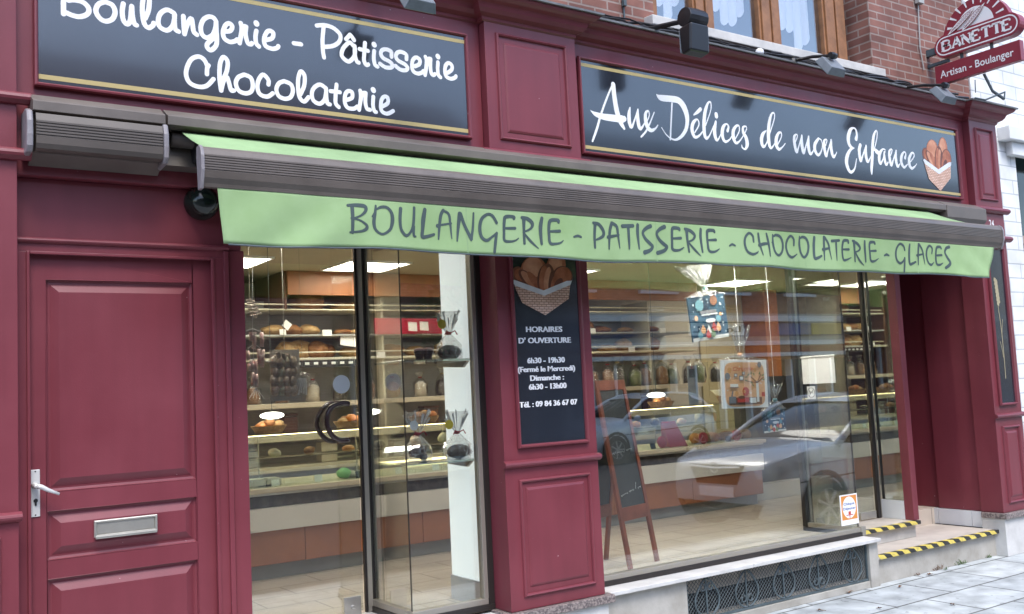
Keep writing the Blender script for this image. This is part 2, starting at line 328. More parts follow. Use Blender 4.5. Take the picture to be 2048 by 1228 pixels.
# --- cornice swept round pilasters: plan offset y0 = base plane
PROF = [(0.0, 3.775), (.012, 3.785), (.015, 3.80), (.045, 3.815), (.062, 3.835), (.068, 3.85), (.075, 3.862), (.10, 3.872), (.118, 3.885), (.128, 3.897), (.13, 3.912)]
def cornice_plan(segs):
    P = []
    for (x0, x1, y) in segs: P += [(x0, y), (x1, y)]
    return P
g = MB(); segs = [(-.35, .59, 0.0), (.60, 3.05, .06), (3.06, 3.74, 0.0), (3.75, 8.10, .06), (8.11, 8.56, 0.0)]
plan = [(-.35, .0), (.595, .0), (.595, .06), (3.065, .06), (3.065, .0), (3.737, .0), (3.737, .06), (8.117, .06), (8.117, 0.0), (8.555, 0.0), (8.555, .25)]
# outward normals per vertex (mitred)
def mitre(plan):
    out = []
    for i, p in enumerate(plan):
        ns = []
        for a, b in ((i-1, i), (i, i+1)):
            if a < 0 or b >= len(plan): continue
            dx, dy = plan[b][0]-plan[a][0], plan[b][1]-plan[a][1]; L = math.hypot(dx, dy); ns.append((dy/L, -dx/L))
        n = ns[0] if len(ns) == 1 else (ns[0][0]+ns[1][0], ns[0][1]+ns[1][1])
        out.append(n)
    return out
MN = mitre(plan)
rows = [[g.bm.verts.new((p[0]+n[0]*o, p[1]+n[1]*o, z)) for p, n in zip(plan, MN)] for o, z in PROF]
for A, B in zip(rows, rows[1:]):
    for k in range(len(plan)-1): g.bm.faces.new((A[k], A[k+1], B[k+1], B[k]))
CORN = obj('cornice', g, M_red, BK)
g = MB(); rows = [[g.bm.verts.new((p[0]+n[0]*o, p[1]+n[1]*o, z)) for p, n in zip(plan, MN)] for o, z in ((.1305, 3.905), (.145, 3.906), (.146, 3.918), (.13, 3.922), (.0, 3.93))]
for A, B in zip(rows, rows[1:]):
    for k in range(len(plan)-1): g.bm.faces.new((A[k], A[k+1], B[k+1], B[k]))
g.box(-.35, 8.555, .0, .248, 3.86, 3.928)
obj('lead_flashing', g, mat('lead', (.20, .20, .20), .55, metal=.5, var=.3, vs=9), CORN)
# --- pilasters
def rail(g, x0, x1, z, r=.022, y=0.0):
    pr = [(y, z-r), (y-r*.6, z-r*.9), (y-r*1.3, z-r*.4), (y-r*1.45, z), (y-r*1.3, z+r*.5), (y-r*.6, z+r*.9), (y, z+r)]
    g.prism([(a, b) for a, b in pr], 'x', x0, x1)
BEAD = [(0, 0), (.003, .010), (.010, .016), (.017, .012), (.021, .001)]
FIELD = [(0, 0), (.004, .0035), (.014, .0075), (.018, .008)]
def pilaster(x0, x1, yb, low=True, mould=True, upper=True, railz=1.18):
    g = MB(); g.box(x0, x1, 0, yb, .362, 3.78); P = obj('pilaster', g, M_red, BK, bevel=.003)
    if upper:
        g = MB(); g.rects(x0+.075, x1-.075, 3.07, 3.72, BEAD, -.0005, fill=False); g.rects(x0+.13, x1-.13, 3.12, 3.665, FIELD, -.0005); obj('panel_moulding', g, M_red, P)
    g = MB(); g.rects(x0+.088, x1-.068, .432, 1.092, BEAD, -.0005, fill=False); g.rects(x0+.135, x1-.115, .485, 1.043, FIELD, -.0005); obj('panel_moulding', g, M_red, P)
    for a_, b_, z_, r_ in [(x0-.012, x1+.012, railz, .022)] + ([(x0-.06, x1+.055, 2.985, .028), (x0-.06, x1+.055, 2.735, .028)] if mould else []):
        g = MB(); rail(g, a_, b_, z_, r_); obj('moulding', g, M_red, P, bevel=.002)
    g = MB(); g.box(x0-.03, x1+.045, -.04, yb-.01, .314, .360); obj('granite_band', g, M_granite, P, bevel=.005)
    g = MB(); g.box(x0-.012, x1+.012, -.012, yb-.004, .0, .313); obj('stone_base', g, M_stone, P, bevel=.004)
    return P
pilaster(0.14, .595, .25, upper=True, railz=1.17)
pilaster(3.072, 3.748, .185)
pilaster(8.125, 8.555, .2)
# --- private door at the left
DY = .13
fx0, fx1 = .60, at(452.6, 491, Y=.1).x
dx0, dx1 = at(51, 520, Y=DY).x, at(422.6, 516, Y=DY).x
zt = at(240, 508.5, Y=.1).z
ft = at(240, 486, Y=.1).z
g = MB(); g.box(fx0, dx0, .10, .22, 0, zt); g.box(dx1, fx1, .10, .22, 0, zt); g.box(fx0, fx1, .10, .22, zt, ft-.012)
FR = obj('door_frame', g, M_red, BK, bevel=.003)
g = MB(); rail(g, fx0, fx1+.01, ft-.004, .014, .102); g.box(fx1-.018, fx1+.006, .086, .104, 0, ft-.02)
g.box(dx0-.002, dx0+.012, .092, .11, 0, zt); g.box(dx1-.012, dx1+.004, .092, .11, 0, zt-.001); g.box(dx0+.013, dx1-.013, .092, .11, zt-.014, zt)
obj('door_architrave', g, M_red, FR, bevel=.003)
g = MB(); g.box(fx0, 1.62, .112, .2, ft-.011, 2.659); g.box(fx1+.012, 1.632, .108, .2, 0, ft-.012); obj('transom_panel', g, M_red, BK, bevel=.003)
p = [at(*q, Y=DY) for q in ((88, 560), (383.8, 564.6), (96, 985.4), (394, 956), (98.8, 1022.8), (391.2, 993.5), (97.5, 1121.6), (395.2, 1083), (101.5, 1157.7), (392.5, 1120.3))]
ax0 = (p[0].x + p[2].x)/2; ax1 = (p[1].x + p[3].x)/2
zz = [(p[0].z+p[1].z)/2, (p[2].z+p[3].z)/2, (p[4].z+p[5].z)/2, (p[6].z+p[7].z)/2, (p[8].z+p[9].z)/2, .28]
g = MB(); g.box(dx0+.002, ax0, DY, DY+.045, .13, zt-.002); g.box(ax1, dx1-.002, DY, DY+.045, .13, zt-.002)
for a, b in ((zz[0], zt-.002), (zz[2], zz[1]), (zz[4], zz[3]), (.13, zz[5])): g.box(ax0, ax1, DY, DY+.045, a, b)
g2 = [(0, 0), (.002, -.016), (.012, -.020), (.020, -.019), (.052, -.002), (.056, 0.0)]
for a, b in ((zz[1], zz[0]), (zz[3], zz[2]), (zz[5], zz[4])): g.rects(ax0, ax1, a, b, g2, DY)
g_ = MB(); g_.box(fx0, fx1, .06, .24, 0, .127); obj('doorstep', g_, M_stone, BK, bevel=.004)
DOOR = obj('front_door', g, M_red, BK, bevel=.002)
a, b = at(60.9, 940, Y=DY), at(80, 1032.7, Y=DY)
g = MB(); g.box(a.x, b.x, DY-.006, DY-.0005, b.z, a.z); M_lev = mat('white_metal', (.74, .74, .72), .32, metal=.25); LP = obj('lock_plate', g, M_lev, DOOR, bevel=.002)
kc = at(71.5, 1005, Y=DY-.008)
g = MB(); g.lathe([(0.009, 0), (.009, -.004), (.006, -.005)], (kc.x, DY-.006, kc.z+.008), 12, axis='y'); g.box(kc.x-.004, kc.x+.004, DY-.010, DY-.0062, kc.z-.014, kc.z+.004)
for z in (a.z-.008, b.z+.008): g.lathe([(.0035, 0), (.003, -.002)], ((a.x+b.x)/2, DY-.006, z), 8, axis='y')
obj('keyhole', g, M_black, DOOR)
c = at(69.4, 970.8, Y=DY-.01); e = at(118.8, 988, Y=DY-.06)
g = MB(); g.lathe([(.014, 0), (.013, -.012), (.011, -.05), (.009, -.058)], (c.x, DY-.006, c.z), 14, axis='y')
g.tube([(c.x, DY-.056, c.z), (c.x+.02, DY-.060, c.z-.006), (c.x+(e.x-c.x)*.5, DY-.060, c.z+(e.z-c.z)*.5), (e.x, DY-.058, e.z)], [.011, .011, .009, .006], 10)
obj('lever_handle', g, M_lev, DOOR, smooth=True)
a, b = at(187, 1041, Y=DY), at(313.5, 1061, Y=DY)
za, zb = at(250, 1034.5, Y=DY).z, at(250, 1068, Y=DY).z
M_alp = mat('satin_aluminium', (.56, .54, .48), .38, metal=.75, var=.06, vs=9)
g = MB(); g.rects(a.x, b.x, zb, za, [(0, .004), (.0, .016), (.004, .018), (.010, .018), (.012, .010)], DY, fill=False); g.box(a.x+.012, b.x-.012, DY-.012, DY-.004, zb+.012, za-.010)
g.box(a.x+.004, b.x-.004, DY-.026, DY-.015, zb-.006, zb+.006)
obj('letter_slot', g, M_alp, DOOR, bevel=.0015)
# --- glazed frontage
YG = .19
def frame_pair(gs, gd, x0, x1, y0, y1, z0, z1): pass
ZG0 = .425
gs, gd = MB(), MB()       # silver and dark sections
X0, XC = 3.752, 6.43      # big window
gd.box(X0, XC+.0, YG-.03, YG+.03, .3625, .392); gs.box(X0, XC, YG-.022, YG+.03, .393, ZG0)
gs.box(X0, X0+.03, YG-.02, YG+.03, ZG0, ZS-.06)
gs.box(X0, XC, YG-.02, YG+.03, ZS-.06, ZS-.002)
# return of the big window
gd.box(XC-.03, XC+.03, .224, .69, .361, .391); gs.box(XC-.026, XC+.024, .224, .66, .3915, ZG0)
gd.box(XC-.035, XC+.005, .662, .70, .361, ZS-.002); gs.box(XC+.008, XC+.035, .655, .70, .39, ZS-.002); gd.box(XC+.036, XC+.06, .66, .70, .39, ZS-.002)
gs.box(XC-.026, XC+.02, .224, .66, ZS-.05, ZS-.002)
gs.box(XC-.01, XC+.045, YG-.028, YG+.032, .361, .43)
# door posts at the back of the right recess
gd.box(7.305, 7.345, .64, .668, .361, ZS-.002); gs.box(7.347, 7.358, .636, .668, .365, ZS-.002)
gd.box(XC+.062, 7.284, .64, .70, 2.62, ZS-.003)
# left bay
LX = 2.555
gd.box(LX-.02, 3.07, YG-.03, YG+.03, .3625, .392); gs.box(LX-.015, 3.03, YG-.022, YG+.03, .393, ZG0)
gs.box(3.005, 3.033, YG-.02, YG+.03, ZG0, ZS-.002); gd.box(3.034, 3.071, YG-.025, YG+.05, .392, ZS-.002)
gs.box(LX-.015, 3.004, YG-.02, YG+.03, ZS-.05, ZS-.002)
gd.box(LX-.03, LX+.03, .222, .69, .361, .391); gs.box(LX-.024, LX+.024, .222, .655, .3915, ZG0)
gd.box(LX-.066, LX-.052, .645, .668, .361, ZS-.002); gs.box(LX-.051, LX-.022, .641, .668, .361, ZS-.002); gd.box(LX-.021, LX+.002, .652, .668, .426, ZS-.002); gs.box(LX+.003, LX+.022, .648, .668, .426, ZS-.002)
gs.box(LX-.02, LX+.02, .222, .65, ZS-.05, ZS-.002)
gd.box(1.66, LX-.076, .64, .70, 2.63, ZS-.003); gd.box(1.64, 1.70, .64, .70, .361, ZS-.002)
obj('window_frame', gs, M_alu, BK, bevel=.002); obj('dark_window_frame', gd, M_bronze, BK, bevel=.002)
def pane(name, x0, x1, y0, y1, z0=ZG0-.004, z1=ZS-.05, m=M_glass, parent=BK):
    g = MB(); g.box(x0, x1, y0, y1, z0, z1); return obj(name, g, m, parent)
pane('shop_window_pane', X0+.025, XC+.004, YG, YG+.008)
pane('return_pane', XC-.004, XC+.004, YG+.0095, .656)
pane('showcase_pane', LX-.004, 3.008, YG, YG+.008)
pane('showcase_return_pane', LX-.004, LX+.004, YG+.0095, .652)
for x in (XC, LX): g = MB(); g.box(x-.007, x-.0045, YG-.001, YG+.01, ZG0, ZS-.05); obj('silicone_joint', g, M_bronze, BK)
GD = pane('glass_door', 1.705, LX-.079, .655, .665, .375, 2.62)
GD2 = pane('glass_door', XC+.065, 7.28, .655, .665, .375, 2.62)
def f5(pts, y): return [at(480 + a/5.115, 780 + b/5.115, Y=y) for a, b in pts]
def spline(P, n=6):
    P = [Vector(q) for q in P]; out = []
    for i in range(len(P)-1):
        a, b, c, e = P[max(i-1, 0)], P[i], P[i+1], P[min(i+2, len(P)-1)]
        for k in range(n):
            t = k/n; out.append(.5*((2*b) + (c-a)*t + (2*a-5*b+4*c-e)*t*t + (3*b-a-3*c+e)*t**3))
    out.append(P[-1]); return out
M_hand = mat('maroon_handle', (.045, .022, .022), .25, coat=.4)
for nm, pts, y0, y1 in (('door_handle', [(1112, 140), (1040, 138), (930, 185), (888, 310), (925, 440), (1010, 510), (1115, 512)], .600, .655), ('door_handle', [(1030, 134), (900, 150), (818, 240), (787, 340), (822, 440), (900, 512), (985, 522)], .720, .666)):
    P = spline(f5(pts, y0)); g = MB(); g.tube(P, .0155, 12)
    for q in (P[0], P[-1]): g.tube([(q.x, y0, q.z), (q.x, y1, q.z)], .011, 10)
    obj(nm, g, M_hand, GD, smooth=True)
a, b = at(687, 1196, Y=.65), at(722, 1232, Y=.65)
g = MB(); g.box(a.x, b.x, .640, .654, b.z, a.z); g.lathe([(.014, 0), (.014, -.008), (.007, -.009), (.006, -.004)], ((a.x+b.x)/2, .640, (a.z+b.z)/2), 14, axis='y'); obj('floor_lock', g, M_steel, GD, bevel=.0015)
g = MB(); g.box(7.07, 7.28, .642, .675, .368, .43); obj('pivot_shoe', g, M_steel, GD2, bevel=.002)
a = at(1640, 1038, Y=.65); g = MB(); g.box(a.x-.05, a.x+.05, .644, .654, .37, .45); g.lathe([(.012, 0), (.012, -.008), (.006, -.009)], (a.x+.01, .644, .41), 12, axis='y'); obj('floor_lock', g, M_steel, GD2, bevel=.0015)
# right flank of the recess: fixed pane on a tiled plinth, red post
g = MB(); g.box(7.36, 7.372, .42, .632, .52, ZS-.002); obj('side_mirror_pane', g, mat('mirror_pane', (.62, .66, .63), .02, metal=1.0), BK)
g = MB(); g.box(7.35, 7.40, .42, .655, .361, .517); obj('tile_plinth', g, M_wtile, BK, bevel=.002)
g = MB(); g.box(7.352, 7.425, .335, .418, .361, ZS-.002); g.box(7.426, 7.44, .40, .93, .22, ZS-.002); obj('recess_post', g, M_red, BK, bevel=.003)
g = MB(); g.box(7.40, 7.4255, .66, .948, .361, 2.77); obj('side_lining', g, mat('mirror_lining', (.62, .66, .63), .02, metal=1.0), BK)
# porch of the house door
g = MB(); g.box(8.16, 8.4, .203, .62, .36, ZS-.002); g.box(8.19, 8.4, .622, .93, .36, ZS-.002); obj('porch_wall', g, M_red, BK, bevel=.003)
g = MB(); g.box(7.442, 8.3, .88, .925, .22, ZS-.002); g.rects(7.55, 8.12, .5, 1.2, [(0, .002), (.02, .012), (.04, .004)], .879, fill=False); g.rects(7.55, 8.12, 1.35, 2.4, [(0, .002), (.02, .012), (.04, .004)], .879, fill=False); obj('house_door', g, M_red, BK)
g = MB()
for y0, y1 in ((.205, .30), (.303, .62), (.623, .879)): g.box(8.14, 8.2, y0, y1, .222, .357)
obj('porch_skirting', g, M_wtile, BK, bevel=.0015)
# --- sill, plinth, grille
g = MB(); g.box(3.80, 5.05, .01, YG+.03, .335, .3605); g.box(5.053, XC+.01, .01, YG+.03, .335, .3605); obj('stone_sill', g, M_stone, BK, bevel=.004)
gx0, gx1 = at(1375, 1195, Y=.06).x, at(1738, 1125, Y=.06).x
g = MB(); g.box(3.75, gx0, .06, .3, 0, .334); g.box(gx1, XC+.02, .05, .3, 0, .334); g.box(gx0, gx1, .06, .3, 0, .05); obj('stone_plinth', g, M_stonew, BK, bevel=.004)
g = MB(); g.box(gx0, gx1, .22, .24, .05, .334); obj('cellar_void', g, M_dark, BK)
g = MB(); gz0, gz1 = .052, .332
g.box(gx0+.002, gx1-.002, .07, .085, gz0, gz0+.016); g.box(gx0+.002, gx1-.002, .07, .085, gz1-.012, gz1); g.box(gx0+.002, gx0+.014, .07, .085, gz0+.016, gz1-.012); g.box(gx1-.014, gx1-.002, .07, .085, gz0+.016, gz1-.012)
n = 5; stp = (gx1-gx0)/n
def cc(cx, cz, r, a0, a1, y=.075, n=14): return [(cx + r*(1-.35*i/n)*math.cos(math.radians(a0+(a1-a0)*i/n)), y, cz + r*(1-.35*i/n)*math.sin(math.radians(a0+(a1-a0)*i/n))) for i in range(n+1)]
for k in range(n):
    x = gx0 + stp*(k+.5); g.tube([(x, .078, gz0+.01), (x, .078, gz1-.01)], .0065, 6)
    for sg in (-1, 1):
        q = [(x+sg*.012, .072, gz1-.02), (x+sg*.05, .072, gz1-.05), (x+sg*.105, .072, .20), (x+sg*.10, .072, .13), (x+sg*.05, .072, gz0+.03), (x+sg*.008, .072, gz0+.02)]
        g.tube(spline(q, 5), .006, 6)
        g.tube(cc(x+sg*.034, gz1-.075 if k % 2 == 0 else gz0+.075, .026, 90, 90+sg*330), .005, 6)
IG = obj('cellar_grille', g, M_iron, BK)
g = MB(); pt = .030; H = gz1-gz0-.03; x = gx0+.014-H
while x < gx1:
    for sg in (0, 1):
        a = (x, gz0+.016) if sg == 0 else (x, gz1-.012); b = (x+H, gz1-.012) if sg == 0 else (x+H, gz0+.016)
        t0 = max(0, (gx0+.014-a[0])/H); t1 = min(1, (gx1-.014-a[0])/H)
        if t1 > t0: g.tube([(a[0]+H*t0, .092+.003*sg, a[1]+(b[1]-a[1])*t0), (a[0]+H*t1, .092+.003*sg, a[1]+(b[1]-a[1])*t1)], .0022, 4, cap=False)
    x += pt
obj('wire_mesh', g, M_iron, IG)
# --- steps with hazard tape
def step(x0, x1, y0, y1, z0, z1, riser, pitch, mat_):
    g = MB(); g.box(x0, x1, riser, y1, z0, z1-.03); o = obj('stone_step', g, mat_, BK, bevel=.003)
    g = MB(); g.box(x0, x1, y0, y1-.001, z1-.029, z1); obj('tread', g, M_step, o, bevel=.006)
    g = MB(); n = int(round((x1-x0)/pitch*2)); w = (x1-x0)/n; sl = .035
    for k in range(n):
        a, b = x0+w*k, x0+w*(k+1)
        def cl(v): return min(max(v, x0+.004), x1-.004)
        A = [(cl(a-sl*.6), y0+.045, z1+.0012), (cl(b-sl*.6), y0+.045, z1+.0012), (cl(b), y0-.0015, z1+.0006), (cl(a), y0-.0015, z1+.0006), (cl(b+sl), y0-.0016, z1-.028), (cl(a+sl), y0-.0016, z1-.028)]
        v = [g.bm.verts.new(q) for q in A]
        for ids in ((0, 1, 2, 3), (3, 2, 4, 5)):
            try:
                fc = g.bm.faces.new([v[i] for i in ids]); fc.material_index = (k+1) % 2
            except ValueError: pass
    obj('hazard_tape', g, [mat('tape_black', (.03, .03, .03), .5, var=.3, vs=20), mat('tape_yellow', (.72, .58, .12), .55, col2=(.46, .37, .12), vs=26, thr=(.30, .48))], o)
    return o
M_step = mat('step_stone', (.50, .45, .40), .6, var=.10, vs=5, bump=.15)
step(6.44, 8.118, .05, .879, 0, .22, .09, .154, M_stonew)
step(6.46, 7.40, .305, .66, .2215, .360, .36, .152, mat('step_riser', (.50, .48, .44), .7, var=.12, vs=6))
g = MB(); g.box(1.64, LX-.03, .2, .66, .0, .358); g.box(1.64, 3.071, .1, .215, .0, .345); obj('door_threshold', g, M_stone, BK, bevel=.004)
# --- shop interior shell
g = MB(); g.box(1.635, 1.66, .7, 4.6, .2, 2.75); g.box(1.66, 10.6, 4.45, 4.6, .2, 2.75); g.box(10.6, 10.7, .66, 4.6, .2, 2.75); g.box(7.442, 10.6, .95, 1.02, .2, 2.75); obj('shop_wall', g, M_beige, BK)
g = MB(); g.box(1.64, 10.7, .262, 4.6, 2.775, 2.85); obj('shop_ceiling', g, M_ceil, BK)
# ================================================================ lettering: brush strokes lying on their board
def stroke(g, pts, y0, order, surf=None, n=6, mi=0):
    """pts = [(x, z, width)] on a vertical plane; flat vinyl, a hair further out along its length"""
    P = []
    m = len(pts)
    for i in range(m-1):
        a, b, c, e = pts[max(i-1, 0)], pts[i], pts[i+1], pts[min(i+2, m-1)]
        for k in range(n):
            t = k/n; P.append([.5*((2*b[j]) + (c[j]-a[j])*t + (2*a[j]-5*b[j]+4*c[j]-e[j])*t*t + (3*b[j]-a[j]-3*c[j]+e[j])*t**3) for j in range(3)])
    P.append(list(pts[-1]))
    L = []; M = len(P)
    def put(x, z, i):
        y = y0 - .00030 - order*.00012 - .00010*i/M
        return (x, (surf(x, z) if surf else 0) + y, z)
    for i, p in enumerate(P):
        a, b = P[max(i-1, 0)], P[min(i+1, M-1)]; tx, tz = b[0]-a[0], b[1]-a[1]; l = math.hypot(tx, tz) or 1e-6
        nx, nz = -tz/l, tx/l; h = max(p[2], .0012)*.5
        L.append((p[0]+nx*h, p[1]+nz*h, p[0]-nx*h, p[1]-nz*h))
    vs = [(g.bm.verts.new(put(q[0], q[1], i)), g.bm.verts.new(put(q[2], q[3], i))) for i, q in enumerate(L)]
    for A, B in zip(vs, vs[1:]):
        f_ = g.bm.faces.new((A[0], B[0], B[1], A[1])); f_.material_index = mi
    for end, i in ((0, 0), (-1, M-1)):                    # round caps
        p = P[end]; q = P[1] if end == 0 else P[-2]; dx, dz = p[0]-q[0], p[1]-q[1]; l = math.hypot(dx, dz) or 1e-6; dx, dz = dx/l, dz/l; h = max(p[2], .0012)*.5
        fan = []
        for k in range(7):
            t = math.pi*(k/6) - math.pi/2; cx, cz = dx*math.cos(t) - dz*math.sin(t), dz*math.cos(t) + dx*math.sin(t)
            fan.append(g.bm.verts.new(put(p[0]+cx*h, p[1]+cz*h, i)))
        f_ = g.bm.faces.new(fan); f_.material_index = mi
T = {1: (100, 0, 6.823), 2: (350, 0, 6.823), 3: (620, 30, 6.823), 4: (350, 90, 4.551), 5: (1170, 150, 7.675), 6: (1340, 190, 7.877), 7: (1570, 230, 7.314), 8: (680, 390, 8.192), 9: (900, 400, 6.827), 10: (1160, 420, 6.827), 11: (1440, 430, 7.877), 12: (1680, 450, 8.533)}
def traced(name, tiles, y, m, parent, w=None, surf=None):
    """tiles = [(tile, 'x,y[,w] x,y ... ; ...')]; w: constant stroke width in metres"""
    g = MB(); k = 0
    for t, s in tiles:
        ox, oy, sc = T[t]
        for st in s.split(';'):
            pts = []
            for tok in st.split():
                q = [float(v) for v in tok.split(',')]
                p = at(ox+q[0]/sc, oy+q[1]/sc, Y=y); p2 = at(ox+q[0]/sc+1, oy+q[1]/sc, Y=y); p3 = at(ox+q[0]/sc, oy+q[1]/sc+1, Y=y)
                ww = w if w else q[2]/sc*math.sqrt(abs((p2.x-p.x)*(p3.z-p.z)))
                pts.append((p.x, p.z, ww))
            if len(pts) > 1: stroke(g, pts, y, k % 8, surf); k += 1
    return obj(name, g, m, parent)
def board(name, label, cat, x0, x1, z0, z1, y, lines=True, framed=True):
    t = thing(name, label, cat, ((x0+x1)/2, y, z0))
    g = MB(); g.box(x0+.02, x1-.02, y, y+.012, z0+.02, z1-.02); obj('panel', g, M_navy, t)
    if framed:
        g = MB(); g.rects(x0, x1, z0, z1, [(0, -.006), (0, .006), (.004, .016), (.012, .018), (.018, .012), (.023, -.004)], y, fill=False); obj('frame', g, M_red, t)
    if lines:
        for zc in (z0+.048, z1-.050):
            g = MB(); g.box(x0+.022, x1-.022, y-.0012, y-.0002, zc-.011, zc+.011); obj('gold_stripe', g, M_gold, t)
    return t
SY = .044
LB = board('sign_board', 'long navy signboard reading Boulangerie Patisserie Chocolaterie in white script above the closed awning', 'sign', .668, 2.978, 3.064, 3.694, SY)
LEFT1 = [(1, "190,-170 185,-60 183,60 185,190;120,-150 250,-178 400,-150 440,-90 380,-30 250,5;250,5 330,0 440,25 515,90 530,155 490,205 400,228 300,208 215,170;750,25 850,70 888,170 850,260 765,290 680,250 625,150 660,60 745,25;1000,50 985,150 1000,270 1050,330 1095,280 1113,90;1115,85 1125,220 1150,320 1180,345;1300,250 1345,130 1355,-20 1335,-110 1290,-100 1262,50 1262,200 1290,330 1345,380 1400,350 1415,315;1690,180 1600,135 1510,180 1475,280 1500,370 1595,415 1670,360 1695,270 1700,200;1700,195 1698,300 1712,400 1755,430;1820,220 1825,330 1835,465;1835,460 1870,340 1925,250 1945,330 1960,430 2005,475"),
 (2, "560,290 520,240 450,230 380,280 350,380 370,470 430,515 510,480 550,390 560,300;560,300 562,400 570,520 560,620 490,685 440,650 440,600 490,550 545,505;690,430 755,420 780,360 740,320 690,345 655,430 670,520 740,570 810,565 850,540;895,315 910,380 900,480 880,590;880,585 905,450 930,365 970,365;970,370 962,470 990,580 1030,605 1050,590;1110,420 1098,500 1108,590 1145,635;1250,545 1325,520 1340,450 1290,420 1245,450 1215,540 1235,625 1320,665 1390,655 1410,630;1620,590 1720,605"),
 (3, "90,145 200,140 320,180 410,270 400,360 320,420 210,435;185,165 170,330 175,480 190,580;490,330 520,298 545,270;545,270 575,305 600,345;590,420 540,375 470,430 435,500 440,570 525,635 600,570 615,480 605,420;610,425 612,540 637,630 665,650;750,380 740,520 737,620 765,680 795,675;675,465 790,490;875,490 870,600 887,680 920,705;1110,570 1105,500 1040,470 985,480 965,530 1000,590 1090,640 1125,690 1095,720 1020,710 955,665;1315,605 1310,540 1245,505 1190,515 1170,570 1205,625 1295,675 1330,725 1300,755 1230,745 1165,695;1430,700 1490,670 1495,610 1445,580 1400,620 1390,700 1410,770 1470,800 1530,785 1545,765;1575,570 1590,620 1583,730 1570,820;1570,815 1590,690 1612,605 1645,598;1645,602 1642,700 1653,790 1680,820 1705,805;1745,645 1742,740 1752,820 1780,850;1875,790 1930,750 1935,690 1890,655 1850,690 1840,770 1860,840 1920,870 1975,855 1990,835")]
traced('lettering', LEFT1, SY, M_white, LB, w=.0235)
traced('lettering', [(2, "1108,315 1113,326"), (3, "873,400 878,410;1742,563 1748,572")], SY, M_white, LB, w=.030)
LEFT2 = [(4, "290,265 293,210 305,185;297,200 265,135 210,105 140,140 100,250 130,340 215,380 290,370 350,310;430,330 470,240 478,150 440,110 410,170 405,300 420,415;420,412 440,330 470,290 490,340 510,410 535,415;632,270 690,300 708,370 690,425 640,440 580,415 553,350 575,295 628,270;850,360 848,315 800,270 760,320 750,390 775,450 840,470 890,440;995,330 1055,360 1072,420 1050,475 1000,490 945,465 922,405 945,350 990,330;1140,450 1175,370 1178,280 1145,240 1122,300 1120,400 1135,480 1175,515 1215,475;1375,395 1320,360 1265,390 1245,445 1260,505 1315,535 1360,500 1375,430;1375,395 1377,470 1388,530 1410,540;1470,360 1462,450 1462,530 1490,565;1415,420 1500,430;1560,500 1610,480 1610,430 1575,420 1550,450 1545,520 1570,570 1625,580 1660,560;1685,415 1690,480 1675,590;1675,585 1690,500 1707,442 1735,437;1735,442 1732,520 1747,580 1775,590;1805,470 1802,550 1815,600 1830,610;1885,560 1935,530 1935,480 1905,470 1880,500 1873,570 1890,610 1935,625 1985,600")]
traced('lettering', LEFT2, SY, M_white, LB, w=.0225)
traced('lettering', [(4, "1803,406 1807,414")], SY, M_white, LB, w=.030)
RB = board('sign_board', 'long navy signboard reading Aux Delices de mon Enfance with a bread basket picture', 'sign', 3.795, 7.995, 3.060, 3.692, SY)
